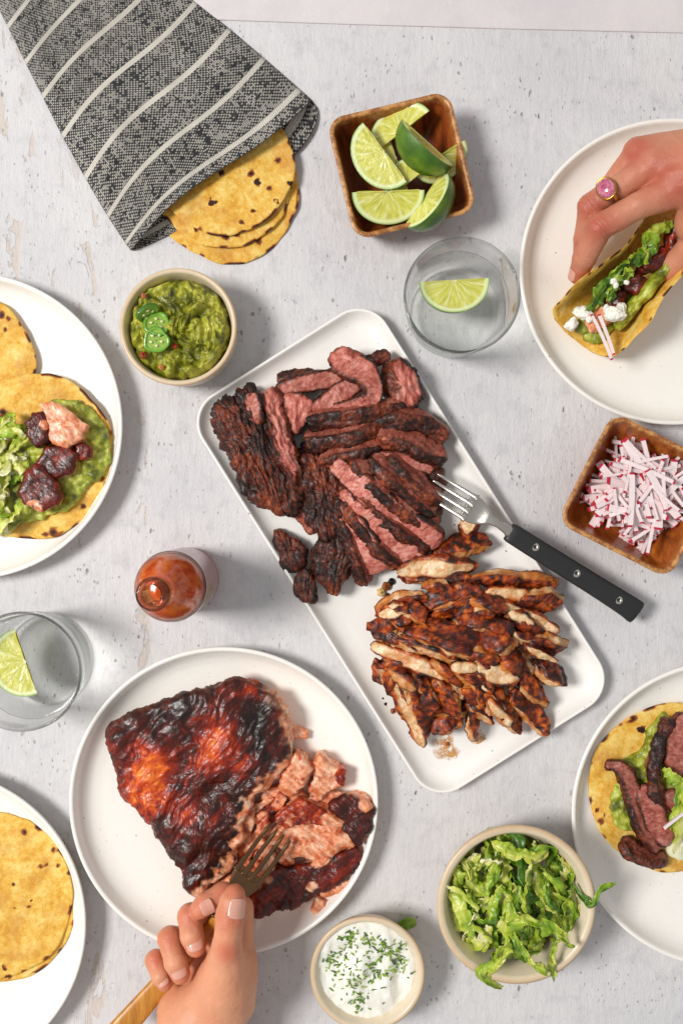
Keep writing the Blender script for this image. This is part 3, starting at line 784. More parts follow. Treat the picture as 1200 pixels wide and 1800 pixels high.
# crumbs and sauce smears left on the platter
def crumb(px, py, z, r, col, name='meat_crumb', label='tiny charred crumb lying on the white platter', seed=0, group='crumbs on the platter', cat='crumb', mat=None):
    c = W(px, py, z + r * .5)
    a = np.linspace(0, 2 * np.pi, 12, endpoint=False); b = np.linspace(.15, np.pi - .15, 7)
    A, B = np.meshgrid(a, b); D = np.column_stack([(np.sin(B) * np.cos(A)).ravel(), (np.sin(B) * np.sin(A)).ravel(), (np.cos(B) * .6).ravel()])
    V = c + D * r * (1 + .35 * noise(D * 1.7 + seed, seed))[:, None]
    f = grid_faces(7, 12, False, True)
    V = np.vstack([V, V[:12].mean(0), V[-12:].mean(0)]); j = np.arange(12)
    fs = [f, np.vstack([np.stack([np.full(12, 84), (j + 1) % 12, j], 1), np.stack([np.full(12, 85), 72 + j, 72 + (j + 1) % 12], 1)])]
    C = np.tile(lin(col), (len(V), 1)) * (1 + .3 * noise(V * .4, seed))[:, None]
    return tag(mk(name, V, fixn(V - V.mean(0), fs), mat or CHICK, col=C), label, cat, group)
for i, (x, y, r, c) in enumerate([(688, 1022, 6, (30, 18, 14)), (679, 1031, 8, (150, 84, 30)), (670, 1041, 8, (226, 190, 120)), (684, 1054, 8, (22, 14, 12)), (681, 1045, 3, (40, 24, 16)), (672, 1228, 3, (40, 20, 12)), (676, 1238, 4, (46, 22, 12)), (690, 1250, 5, (150, 80, 30)), (720, 1288, 3, (30, 18, 12)), (708, 1262, 4, (160, 90, 40)), (862, 1324, 3, (90, 44, 20)), (786, 1308, 4, (170, 90, 40))]):
    crumb(x, y, PTZ, r, c, seed=i)
n = N('sauce_smear'); p = n.pos()
al = n.math('MULTIPLY', n.attr('fade', 'Fac'), n.step(n.noise(p, .09, 5, .7), .36, .58))
n.set(base=n.mix(n.noise(p, .1, 4), L4((190, 112, 44)), L4((226, 176, 104))), rough=.25, coat=.4)
n.put(n.b.inputs['Alpha'], al)
SMEAR = n.m
def smear(label, cx, cy, rx, ry, rot, z, where):
    a = np.linspace(0, 2 * np.pi, 40, endpoint=False); rs = np.linspace(.02, 1, 12)
    c = W(cx, cy, z); V = []; fd = []
    for r in rs:
        k = r * (1 + .25 * np.sin(3 * a + cx) + .15 * np.sin(7 * a))
        x, y = rx * k * np.cos(a), ry * k * np.sin(a)
        V.append(np.column_stack([c[0] + x * math.cos(rot) - y * math.sin(rot), c[1] + x * math.sin(rot) + y * math.cos(rot), np.full(40, z + .6 - .2 * r)])); fd.append(np.full(40, 1 - r ** 2))
    tag(mk('sauce_smear', np.vstack(V), grid_faces(12, 40, False, True), SMEAR, attrs={'fade': np.concatenate(fd)}), label, 'sauce')
smear('thin orange sauce smear on the platter below the chicken', 786, 1316, 40, 22, -1.0, PTZ, '')
smear('streak of orange sauce trailing off the end chicken pieces', 850, 1310, 22, 36, .5, PTZ, '')
smear('speckled sauce smear beside the longest pale chicken strip', 698, 1248, 34, 10, -.9, PTZ, '')
smear('yellow oil smear by the corner of the salmon', 212, 1268, 18, 10, .4, PZ, '')
# ------------------------------------------------------------------ limes
FLESH = food_mat('lime_flesh', rough=.22, sss=.35, sssr=(.7, 1, .25), ssss=6, bumps=((.22, 1.0),), var=.12, vscale=.25, coat=.5, coatr=.1)
RIND = food_mat('lime_rind', rough=.32, sss=.05, bumps=((.35, .9),), var=.15, vscale=.1, coat=.35, coatr=.15)
def basis(d, upish):
    d = np.asarray(d, float); d = d / np.linalg.norm(d)
    x = np.asarray(upish, float); x = x - d * (x @ d); x /= np.linalg.norm(x)
    return x, np.cross(d, x), d
def lime_wedge(label, c, R, ang, axis, face_dir, half_len=1.12, seed=0, group=None, thick=None):
    """wedge cut from a lime: straight edge along `axis` through c, rind towards face_dir; ang = opening angle."""
    ax = np.asarray(axis, float); ax /= np.linalg.norm(ax)
    fd = np.asarray(face_dir, float); fd = fd - ax * (fd @ ax); fd /= np.linalg.norm(fd)
    sd = np.cross(ax, fd)
    t = thing('lime_wedge', label, 'lime', np.asarray(c), group)
    th = np.linspace(0.0, np.pi, 44)
    # rind
    m = 22; ph = np.linspace(-ang / 2, ang / 2, m)
    TH, PH = np.meshgrid(th, ph, indexing='ij'); TH = TH.ravel(); PH = PH.ravel()
    rr = R * np.sin(TH) ** .92; al = R * half_len * np.cos(TH)
    V = c + al[:, None] * ax + (rr * np.cos(PH))[:, None] * fd + (rr * np.sin(PH))[:, None] * sd
    g = fbm(V * .03, 3, seed)
    col = rampc(g * .5 + .5, [(0, (40, 78, 12)), (.5, (74, 114, 20)), (1, (128, 156, 40))])
    f = grid_faces(44, m)
    nn = vnormals(V, f); out = ((nn * (V - np.asarray(c))).sum() > 0)
    mk('rind', V, f if out else f[:, ::-1], RIND, t, col=col)
    # two cut faces, half discs with radial membranes
    for s_ in (-1, 1):
        r = np.linspace(.0, 1, 30); A, Rr = np.meshgrid(th, r, indexing='ij'); A = A.ravel(); Rr = Rr.ravel()
        dirr = math.cos(s_ * ang / 2) * fd + math.sin(s_ * ang / 2) * sd
        nrm = s_ * (-math.sin(s_ * ang / 2) * s_ * fd + math.cos(ang / 2) * sd)
        V = c + (R * half_len * np.cos(A) * Rr)[:, None] * ax + (R * np.sin(A) ** .92 * Rr)[:, None] * dirr
        k = (A + .12 * noise(np.column_stack([Rr * 2, A, A * 0 + seed]), seed)) / np.pi * 5.5 + .3 * seed
        mem = np.exp(-((k - np.round(k)) / .045) ** 2) * sm(.05, .2, Rr)
        ves = noise(np.column_stack([A * 14, Rr * 3.2, np.full(len(A), seed * 3.1 + s_)]), seed + 2)
        pith = sm(.84, .90, Rr); skin = sm(.955, .98, Rr); core = 1 - sm(.03, .12, Rr)
        col = rampc(ves * .6 + .5, [(0, (178, 180, 52)), (.45, (208, 206, 88)), (1, (232, 228, 142))])
        col = mixc(col, lin((236, 238, 190)), np.clip(mem * .8 + core * .7, 0, 1)); col = mixc(col, lin((228, 234, 178)), pith); col = mixc(col, lin((112, 160, 44)), skin)
        V = V + nrm[None] * ((-1.4 * (1 - pith) + mem * .8 + ves * .8 * (1 - pith)) * sm(0, .1, 1 - Rr) * sm(0, .06, Rr))[:, None]
        f = grid_faces(44, 30)
        nn = vnormals(V, f); out = (nn @ nrm).sum() > 0
        mk('cut_face', V, f if out else f[:, ::-1], FLESH, t, col=col)
    return t
def d3(az, el):
    """direction: az degrees clockwise from picture-right as seen from above (down is +90), el up."""
    a, e = math.radians(az), math.radians(el)
    return np.array([math.cos(e) * math.cos(a), -math.cos(e) * math.sin(a), math.sin(e)])
GL = 'lime wedges in the wooden bowl'
# axis direction of the straight edge, then direction the rind bulges to
lime_wedge('big pale half-moon lime wedge lying flat nearest the bowl rim', W(676, 268, 92), 54, 1.0, d3(52, -6), d3(142, -42), seed=1, group=GL)
lime_wedge('lime wedge tucked behind the big pale half-moon wedge', W(706, 232, 80), 50, 1.0, d3(-35, 10), d3(-125, -45), seed=2, group=GL)
lime_wedge('lime wedge showing its dark green rind, top of the pile', W(752, 250, 112), 50, 1.15, d3(38, -12), d3(128, 28), seed=3, group=GL)
lime_wedge('lime wedge whose pale tip sticks over the bowl edge', W(772, 274, 78), 44, .9, d3(-30, 8), d3(60, -60), seed=4, group=GL)
lime_wedge('lime wedge half hidden in the centre of the bowl', W(700, 290, 66), 44, 1.0, d3(70, 0), d3(160, -30), seed=5, group=GL)
lime_wedge('lime wedge peeking out below the dark green one', W(722, 318, 74), 42, 1.0, d3(-38, 0), d3(-128, -40), seed=6, group=GL)
lime_wedge('lime half-moon with straight edge level, at the bowl corner', W(682, 336, 92), 54, .95, d3(-2, 0), d3(88, -52), seed=7, group=GL)
lime_wedge('lime wedge standing with dark rind against the bowl side', W(744, 348, 82), 50, 1.1, d3(-54, 10), d3(36, 20), seed=8, group=GL)
lime_wedge('lime half-moon floating in the glass beside the lime bowl', W(798, 492, GA_W - 4), 55, .55, d3(-3, 2), d3(87, -12), 1.06, seed=9)
lime_wedge('lime half-moon floating in the glass near the sauce bottle', W(46, 1162, GB_W - 2), 58, .6, d3(70, 2), d3(160, -12), 1.0, seed=10)

# ------------------------------------------------------------------ tortillas
def tortilla_mat():
    n = N('corn_tortilla'); p = n.pos()
    m1 = n.noise(p, .035, 4, .6); m2 = n.noise(p, .12, 4, .65)
    base = n.ramp(n.math('ADD', n.math('MULTIPLY', m1, .55), n.math('MULTIPLY', m2, .45)), [(.33, lin((206, 142, 34))), (.46, lin((230, 178, 70))), (.58, lin((241, 205, 112))), (.72, lin((247, 226, 158)))])
    vd = n.voro(n.node('ShaderNodeVectorMath', {0: p, 1: n.node('ShaderNodeVectorMath', {0: n.noise(p, .06, 3, .5, out=1), 1: (22, 22, 0)}, operation='MULTIPLY').outputs[0]}, operation='ADD').outputs[0], .03)
    vc = n.node('ShaderNodeSeparateColor', {0: n.voro(p, .03, out='Color')}).outputs[0]
    reg = n.step(n.noise(p, .011, 2), .50, .62)
    ch = n.math('MULTIPLY', n.math('SUBTRACT', 1.0, n.step(n.math('ADD', vd, n.math('MULTIPLY', m2, .25)), .22, .36)), reg)
    ch = n.math('MAXIMUM', ch, n.attr('char', 'Fac'))
    base = n.mix(n.math('MULTIPLY', n.step(n.noise(p, .016, 4, .65), .48, .66), .6), base, L4((206, 140, 58)))
    base = n.mix(n.step(ch, .12, .5), base, L4((150, 78, 22)))
    base = n.mix(n.step(ch, .4, .85), base, L4((44, 24, 14)))
    n.set(base=base, rough=.6, sss=.15, sssr=(1, .6, .2), ssss=4 * S, spec=.35, normal=n.bump(n.math('ADD', n.math('MULTIPLY', m2, 2.0), n.math('MULTIPLY', n.noise(p, .32, 3), .8)), 1.1))
    return n.m
TORT = tortilla_mat()
def tortilla(label, cx, cy, rx, ry, z, seed, wave=3.0, rot=0, tilt=(0, 0), parent=None, name='tortilla', group='corn tortillas', origin=None, chars=()):
    c = W(cx, cy, z); ns, nt = 150, 40
    a = np.linspace(0, 2 * np.pi, ns, endpoint=False)
    rim = 1 + .035 * noise(np.column_stack([np.cos(a) * 1.6, np.sin(a) * 1.6, np.full(ns, seed)]), seed) + .014 * noise(np.column_stack([np.cos(a) * 5, np.sin(a) * 5, np.full(ns, seed)]), seed + 1)
    rows = []; chv = []
    for top in (1, 0):
        ts = np.linspace(.02, 1, nt) if top else np.linspace(1, .02, nt // 3)
        for t in ts:
            x = rx * t * rim * np.cos(a); y = ry * t * rim * np.sin(a)
            X = c[0] + x * math.cos(rot) - y * math.sin(rot); Y = c[1] + x * math.sin(rot) + y * math.cos(rot)
            q = np.column_stack([X * .012, Y * .012, np.full(ns, seed)])
            zz = c[2] + wave * t ** 2 * noise(q, seed) * 2 + tilt[0] * x / rx + tilt[1] * y / ry + (noise(q * 5, seed) * .8 if top else 0)
            zz = zz + (3.2 - 1.3 * t ** 14 if top else (1.2 * t ** 14))
            rows.append(np.column_stack([X, Y, zz]))
            e = sm(.955, .995, np.full(ns, t)) * sm(.05, .4, noise(q * 4, seed + 3))
            for (hx, hy, hr) in chars:
                h = W(hx, hy, z)
                d = np.hypot(X - h[0], Y - h[1]) / hr
                e = np.maximum(e, 1.1 - d * (1 + .5 * noise(q * 12, seed)) if True else 0)
            chv.append(np.clip(e, 0, 1))
    V = np.vstack(rows); fs = fixn(V - V.mean(0), [grid_faces(len(rows), ns, False, True)])
    o = mk(name, V, fs, TORT, parent, attrs={'char': np.concatenate(chv)}, origin=origin)
    if parent is None: tag(o, label, 'tortilla', group)
    return o
tortilla('lowest corn tortilla, sticking out farthest from the striped napkin', 400, 340, 124, 124, 2, 1, 3, chars=((503, 330, 12), (455, 425, 8), (480, 380, 10)))
tortilla('middle corn tortilla of the three under the striped napkin', 392, 318, 122, 118, 9, 2, 3, chars=((415, 412, 9), (398, 418, 8), (345, 405, 6)))
tortilla('topmost corn tortilla of the three under the striped napkin', 394, 294, 122, 118, 16, 3, 3, chars=((442, 306, 8), (473, 332, 6), (445, 372, 5), (350, 408, 9), (425, 392, 6), (489, 283, 7)))
tortilla('bare corn tortilla half under the salmon taco', -62, 636, 124, 118, PZ + 8, 4, 5, chars=((6, 555, 9), (12, 580, 5), (18, 562, 6), (38, 570, 5)))
tortilla('lower plain corn tortilla peeking out from under another one', -10, 1575, 150, 148, PZ + 3, 6, 2)
tortilla('upper plain yellow corn tortilla lying alone on its plate', -22, 1576, 150, 148, PZ + 10, 7, 4, chars=((44, 1462, 7), (73, 1522, 5), (84, 1520, 4), (102, 1520, 5), (26, 1553, 4), (52, 1593, 4), (56, 1582, 3), (28, 1595, 3), (95, 1494, 6)))

# ------------------------------------------------------------------ guacamole
GUAC = food_mat('guacamole', rough=.34, sss=.2, sssr=(.6, 1, .2), ssss=5, bumps=((.12, 2.2), (.35, 1.0)), var=.22, vscale=.12, coat=.3, coatr=.22)
def guac_colour(V, seed, h=None):
    f1 = fbm(V * .03, 4, seed); f2 = fbm(V * .1, 3, seed + 4)
    return rampc(f1 * .55 + f2 * .35 + .5, [(0, (70, 72, 10)), (.28, (112, 114, 18)), (.52, (156, 156, 36)), (.78, (192, 190, 72)), (1, (218, 212, 118))])
def heap(name, c, R, z0, zf, mat, colf, parent=None, ns=170, nt=90, seed=0, rimf=None):
    a = np.linspace(0, 2 * np.pi, ns, endpoint=False); t = np.linspace(0.01, 1, nt)
    T, A = np.meshgrid(t, a, indexing='ij'); T = T.ravel(); A = A.ravel()
    X = c[0] + R * T * np.cos(A); Y = c[1] + R * T * np.sin(A)
    q = np.column_stack([X, Y, np.zeros(len(X))])
    Z = z0 + zf(q, T)
    V = np.column_stack([X, Y, Z])
    V = V + 2.5 * np.column_stack([fbm(V * .06, 2, seed + 11), fbm(V * .06, 2, seed + 12), 0 * Z]) * (T < .97)[:, None]
    V = np.vstack([V, [[c[0], c[1], V[:ns, 2].mean()]]])
    j = np.arange(ns)
    F = grid_faces(nt, ns, False, True)[:, ::-1]
    fs = [F[:, ::-1], np.stack([np.full(ns, nt * ns), j, (j + 1) % ns], 1)]
    nn = vnormals(V, fs)
    if nn[:, 2].sum() < 0: fs = [f[:, ::-1] for f in fs]
    return mk(name, V, fs, mat, parent, col=colf(V), origin=(c[0], c[1], z0))
def guac_h(q, T):
    w = q + 18 * np.column_stack([fbm(q * .02, 2, 21), fbm(q * .02, 2, 22), np.zeros(len(q))])
    d1, d2, _ = worley(w * .038, 4)
    lump = (1 - np.clip(d1, 0, 1)) * 30
    e1, _, _ = worley(w * .10, 9)
    return lump + (1 - e1) * 10 + ridged(w * .03, 3, 3) * 12 - 24 * sm(.86, 1.0, T) + 14 * (1 - T ** 2) - 25
tag(heap('guacamole', GUAC_C, GUAC_R + .5, 84, guac_h, GUAC, lambda V: guac_colour(V, 5), seed=3), 'chunky green guacamole heaped in the small bowl', 'guacamole')
PEP = food_mat('jalapeno', rough=.2, sss=.15, sssr=(.4, 1, .2), ssss=4, bumps=((.3, .5),), var=.12, vscale=.2, coat=.6, coatr=.08)
def pepper_slice(label, c, R, nrm, upish, seed, th=6.0):
    x, y, d = basis(nrm, upish)
    t = thing('jalapeno_slice', label, 'pepper', np.asarray(c), 'jalapeno slices on the guacamole')
    a = np.linspace(0, 2 * np.pi, 60, endpoint=False)
    lob = 1 + .07 * np.cos(3 * a + seed) + .03 * np.cos(5 * a)
    prof = [(.74, -.5), (.96, -.5), (1.0, -.2), (1.0, .2), (.97, .45), (.80, .42), (.75, .2), (.74, -.3)]
    rows = []; cl = []
    for k, (r, z) in enumerate(prof):
        rows.append(c + (R * r * lob * np.cos(a))[:, None] * x + (R * r * lob * np.sin(a))[:, None] * y + d * th * z)
        cl.append(np.tile(lin((44, 104, 16) if r > .97 else ((92, 150, 34) if r > .9 else (130, 176, 60))), (60, 1)))
    V = np.vstack(rows); fs = fixn(V - np.asarray(c), [grid_faces(len(prof), 60, True, True)])
    mk('ring_wall', V, fs, PEP, t, col=np.vstack(cl))
    rr = np.linspace(.05, .76, 8); V = np.vstack([c + d * th * .05 + (R * r * lob * np.cos(a))[:, None] * x + (R * r * lob * np.sin(a))[:, None] * y for r in rr])
    fs = [grid_faces(8, 60, False, True)]; nn = vnormals(V, fs)
    if (nn @ d).sum() < 0: fs = [fs[0][:, ::-1]]
    mk('membrane', V, fs, PEP, t, col=np.tile(lin((146, 178, 72)), (len(V), 1)) * (1 + .2 * noise(V * .2, seed))[:, None])
    for k in range(5):
        b = k * 1.257 + seed; s0 = c + d * th * .42 + R * .42 * (math.cos(b) * x + math.sin(b) * y)
        u = np.linspace(0, 2 * np.pi, 14, endpoint=False); v = np.linspace(.1, np.pi - .1, 8); U, Vv = np.meshgrid(u, v)
        D = np.column_stack([(np.sin(Vv) * np.cos(U)).ravel(), (np.sin(Vv) * np.sin(U)).ravel(), np.cos(Vv).ravel()])
        P = s0 + R * .13 * (D[:, :1] * x + D[:, 1:2] * y * .8 + D[:, 2:] * d * .5)
        mk('seed', P, fixn(P - s0, [grid_faces(8, 14, False, True)]), PEP, t, col=np.tile(lin((232, 226, 170)), (len(P), 1)))
pepper_slice('round green jalapeno slice lying on top of another', W(275, 598, 108), 21.5, (.05, -.1, 1), (1, 0, 0), 1)
pepper_slice('green jalapeno slice overlapped by the round one', W(276, 570, 103), 22, (.1, .35, 1), (1, 0, 0), 3)
pepper_slice('green jalapeno slice standing edge-on in the guacamole', W(260, 551, 106), 20, (.55, -.75, .42), (.8, .6, 0), 5)
TOM = food_mat('tomato_bit', rough=.25, sss=.2, sssr=(1, .3, .15), ssss=3, var=.15, vscale=.2, coat=.4, coatr=.15)
for i, (x, y, r, c) in enumerate([(307, 608, 5, (186, 50, 20)), (252, 624, 6.5, (150, 56, 22)), (253, 520, 5, (180, 92, 50)), (284, 646, 5, (190, 120, 56))]):
    crumb(x, y, 93, r, c, 'tomato_bit', 'small red tomato bit mixed into the bowl of guacamole', i + 3, 'tomato bits in the guacamole', 'tomato', TOM)

# ------------------------------------------------------------------ sour cream
CREAMM = food_mat('sour_cream', rough=.3, sss=.4, sssr=(1, .9, .8), ssss=8, bumps=((.06, 1.0),), var=.03, vscale=.1, coat=.3, coatr=.2)
def cream_h(q, T):
    x = (q[:, 0] - CREAM_C[0]) / CREAM_R; y = (q[:, 1] - CREAM_C[1]) / CREAM_R
    ang = np.arctan2(y + .1, x + .1); r = np.hypot(x + .1, y + .1)
    sw = np.sin(ang * 1.0 - r * 7 + .6 * fbm(q * .02, 2, 31)) * 5
    dip = -16 * np.exp(-(((x - .62) / .14) ** 2 + ((y + .1) / .5) ** 2)) - 10 * sm(.9, 1, T) * sm(-.2, .6, x)
    return sw + 7 * np.exp(-((x + .1) ** 2 + (y - .25) ** 2) / .18) + fbm(q * .03, 3, 33) * 4 + dip - 4
tag(heap('sour_cream', CREAM_C, CREAM_R + 3, 74, cream_h, CREAMM, lambda V: np.tile(lin((246, 243, 232)), (len(V), 1)), seed=6), 'swirled white sour cream in the small bowl', 'cream')
# chopped green herb scattered over it: too fine to pick apart
HERB = food_mat('green_herb', rough=.45, sss=.1, sssr=(.4, 1, .2), ssss=2, bumps=(), var=.3, vscale=.2)
r = random.Random(5); Vs = []; Fs = []; Cs = []
clusters = [(612, 1645, 18), (655, 1660, 22), (660, 1705, 16), (625, 1735, 26), (580, 1690, 18), (630, 1760, 24), (605, 1705, 30), (690, 1670, 26), (700, 1700, 16), (640, 1690, 50), (640, 1690, 60)]
def cream_z(x, y):
    q = np.array([[x, y, 0.0]]); T = np.array([math.hypot(x - CREAM_C[0], y - CREAM_C[1]) / CREAM_R])
    return 74 + cream_h(q, T)[0]
for k in range(330):
    cx, cy, sp = r.choice(clusters)
    c = W(cx + r.gauss(0, sp * .6), cy + r.gauss(0, sp * .6), 72)
    if math.hypot(c[0] - CREAM_C[0], c[1] - CREAM_C[1]) > CREAM_R * .94: continue
    c[2] = cream_z(c[0], c[1]) + .8
    ln = r.uniform(1.0, 5.0); wd = r.uniform(.7, 1.7); a = r.uniform(0, 3.14); b = len(Vs)
    dx, dy = math.cos(a), math.sin(a)
    for (u, v, z) in ((-1, -1, 0), (1, -.6, .5), (1.1, .5, .3), (-.8, 1, 0), (-1, -1, 1.2), (1, -.6, 1.8), (1.1, .5, 1.5), (-.8, 1, 1.4), (0, 0, 2.4)):
        Vs.append((c[0] + u * ln * dx - v * wd * dy, c[1] + u * ln * dy + v * wd * dx, c[2] + z)); 
    Fs += [(b, b + 1, b + 5), (b, b + 5, b + 4), (b + 1, b + 2, b + 6), (b + 1, b + 6, b + 5), (b + 2, b + 3, b + 7), (b + 2, b + 7, b + 6), (b + 3, b, b + 4), (b + 3, b + 4, b + 7), (b + 4, b + 5, b + 8), (b + 5, b + 6, b + 8), (b + 6, b + 7, b + 8), (b + 7, b + 4, b + 8)]
    Cs += [lin(r.choice([(108, 148, 36), (140, 172, 54), (84, 124, 28), (164, 190, 84), (62, 96, 24)]))] * 9
o = mk('chopped_herb', np.array(Vs), np.array(Fs), HERB, col=np.array(Cs), kind='stuff', smooth=False)
tag(o, 'bright green chopped herb scattered over the sour cream', 'herb')

# ------------------------------------------------------------------ shredded lettuce
LEAF = food_mat('lettuce', rough=.38, sss=.35, sssr=(.6, 1, .2), ssss=5, bumps=((.12, 1.2),), var=.18, vscale=.08, coat=.2, coatr=.25)
def ribbon(pts, w, seed, ruffle=3.0, roll=0.0, th=.9, m=11):
    P = np.asarray(pts, float); ln = np.linalg.norm(np.diff(P, axis=0), axis=1).sum()
    n = int(max(12, ln / 2.2)); P = spline(P, n); u = np.linspace(0, 1, n)
    P = P + 2.6 * np.column_stack([noise(np.column_stack([u * ln * .05, np.full(n, seed * .9), np.full(n, k * 7.0)]), seed + 7) for k in range(3)])
    ro = roll + 1.3 * noise(np.column_stack([u * 2.0, np.full(n, seed * .7), np.zeros(n)]), seed)
    v = np.linspace(-1, 1, m)
    ww = w * (.45 + .55 * np.clip(np.minimum(u * 7, (1 - u) * 5), 0, 1)) * (1 + .45 * noise(np.column_stack([u * 6, np.full(n, seed), np.zeros(n)]), seed + 3))
    Uu, Vv = np.meshgrid(u, v, indexing='ij')
    wav = ruffle * (fbm(np.column_stack([Uu.ravel() * ln * .075, Vv.ravel() * 1.0, np.full(n * m, seed)]), 3, seed + 1, .6)).reshape(n, m) * (.35 + .65 * np.abs(Vv)) * 2.2
    top = np.stack([Vv * ww[:, None] / 2, wav + th / 2], 2); bot = np.stack([Vv[:, ::-1] * ww[:, None] / 2, wav[:, ::-1] - th / 2], 2)
    V, fs = sweep(P, np.concatenate([top, bot], 1), True, roll=ro)
    vv = np.concatenate([np.tile(np.concatenate([v, v[::-1]]), n), [0, 0]]); uu = np.concatenate([np.repeat(u, 2 * m), [0, 1]])
    return V, fixn(V - V.mean(0), fs), vv, uu
def lettuce_colour(V, v, u, seed, pale):
    f = fbm(V * .03, 3, seed)
    g = np.clip(pale + .35 * f + .25 * (u - .5) + .18 * v, 0, 1)
    c = rampc(g, [(0, (64, 106, 16)), (.25, (112, 150, 26)), (.5, (164, 188, 48)), (.76, (206, 212, 92)), (1, (240, 238, 178))])
    vein = np.exp(-(v / .10) ** 2) * .18
    return mixc(c, lin((222, 230, 160)), vein)
def shred(label, pts, w, seed, pale, group, parent=None, ruffle=3.0, roll=0.0):
    V, fs, v, u = ribbon(pts, w, seed, ruffle, roll)
    o = mk('lettuce_shred' if parent is None else 'lettuce', V, fs, LEAF, parent, col=lettuce_colour(V, v, u, seed, pale))
    if parent is None: tag(o, label, 'lettuce', group)
    return o
LL, GLL = 'curly green lettuce shred in the large stoneware bowl', 'lettuce shreds in the bowl'
rr_ = random.Random(17)
zt = lambda x, y: 74 + 58 * (1 - ((x - LETT_C[0]) ** 2 + (y - LETT_C[1]) ** 2) / (LETT_R ** 2))
for k in range(104):
    rad = LETT_R * .96 * math.sqrt(rr_.random()); a = rr_.uniform(0, 6.28)
    cx, cy = LETT_C[0] + 4 + rad * math.cos(a), LETT_C[1] - 9 + rad * math.sin(a)
    lay = (k / 104.0); ln = rr_.uniform(46, 125); th = rr_.uniform(0, 3.14) if rr_.random() < .4 else rr_.uniform(1.0, 2.2)
    bend = rr_.uniform(-1, 1) * ln * .35
    pts = []
    for s_ in np.linspace(-.5, .5, 5):
        x = cx + s_ * ln * math.cos(th) - bend * (s_ * s_ * 4) * math.sin(th); y = cy + s_ * ln * math.sin(th) + bend * (s_ * s_ * 4) * math.cos(th)
        d = math.hypot(x - LETT_C[0], y - LETT_C[1])
        if d > LETT_R * .9: q = LETT_R * .9 / d; x = LETT_C[0] + (x - LETT_C[0]) * q; y = LETT_C[1] + (y - LETT_C[1]) * q
        pts.append((x, y, zt(x, y) - 34 + 44 * lay + rr_.uniform(-7, 7)))
    pl = min(1, max(0, rr_.gauss(.36 if cx > LETT_C[0] else .54, .16)))
    shred('darker green lettuce shred in the large stoneware bowl' if pl < .38 else ('pale yellowish lettuce shred in the large stoneware bowl' if pl > .66 else LL), pts, rr_.uniform(9, 27), 200 + k, pl, GLL, ruffle=rr_.uniform(3, 6.5), roll=rr_.uniform(-1.0, 1.0))
shred('dark green lettuce shred hanging over the bowl rim towards the steak taco', [W(1008, 1556, 108), W(1026, 1580, 118), W(1040, 1590, 124), W(1056, 1566, 122), W(1080, 1553, 116)], 10, 400, .18, None, ruffle=5)
shred('long lettuce shred drooping over the near rim of the bowl', [W(975, 1650, 128), W(968, 1690, 132), W(974, 1724, 112)], 9, 401, .45, None, ruffle=5)
shred('broad yellow lettuce shred spilling over the rim by the sour cream', [W(900, 1670, 140), W(870, 1695, 140), W(848, 1712, 128), W(880, 1738, 100)], 15, 402, .6, None, ruffle=7)
shred('pale lettuce shred reaching the rim opposite the hanging one', [W(840, 1600, 128), W(810, 1570, 132), W(785, 1558, 120)], 9, 403, .75, None, ruffle=5)
shred('long crinkled lettuce shred crossing the top of the bowl', [W(900, 1640, 146), W(930, 1690, 146), W(965, 1710, 138)], 14, 404, .55, None, ruffle=7)
shred('bright curved lettuce shred arching over the heap', [W(890, 1625, 150), W(930, 1618, 156), W(975, 1632, 150), W(1005, 1665, 140)], 13, 405, .5, None, ruffle=7)
# a stray leaf under the sour cream bowl
shred('small stray green leaf tucked against the sour cream bowl', [W(694, 1640, 6), W(712, 1625, 9), W(730, 1622, 6)], 24, 406, .2, None, ruffle=1.5)

# ------------------------------------------------------------------ radish sticks
n = N('radish'); p = n.pos()
sk = n.attr('skin', 'Fac')
nz = n.noise(p, .25, 3)
base = n.mix(n.math('MULTIPLY', nz, .6), L4((248, 236, 234)), L4((232, 196, 200)))
base = n.mix(n.step(n.math('ADD', sk, n.math('MULTIPLY', n.math('SUBTRACT', nz, .5), .3)), .35, .6), base, L4((196, 26, 58)))
n.set(base=base, rough=.24, sss=.3, sssr=(1, .8, .8), ssss=4 * S, coat=.4, coatr=.12, normal=n.bump(nz, .5))
RAD = n.m
def radish_mesh(ln, w, h, edge):
    xs = np.array([-1, -.95, -.9, -.5, 0, .5, .9, .95, 1.0]); rows = []; sk = []
    for x in xs:
        q = .82 if abs(x) > .95 else 1
        for (a, b) in ((-1, -1), (0, -1.0), (1, -1), (1.02, 0), (1, 1), (0, 1.0), (-1, 1), (-1.02, 0)):
            rows.append((x * ln / 2, a * q * w / 2, b * q * h / 2)); sk.append(1.0 if abs(x) > .92 else (.9 if edge and a > 1.0 else 0))
    V = np.array(rows); j = np.arange(8)
    V = np.vstack([V, V[:8].mean(0), V[-8:].mean(0)])
    fs = [grid_faces(9, 8, False, True), np.vstack([np.stack([np.full(8, 72), j, (j + 1) % 8], 1), np.stack([np.full(8, 73), 64 + (j + 1) % 8, 64 + j], 1)])]
    return V, fixn(V, fs), np.array(sk + [1, 1])
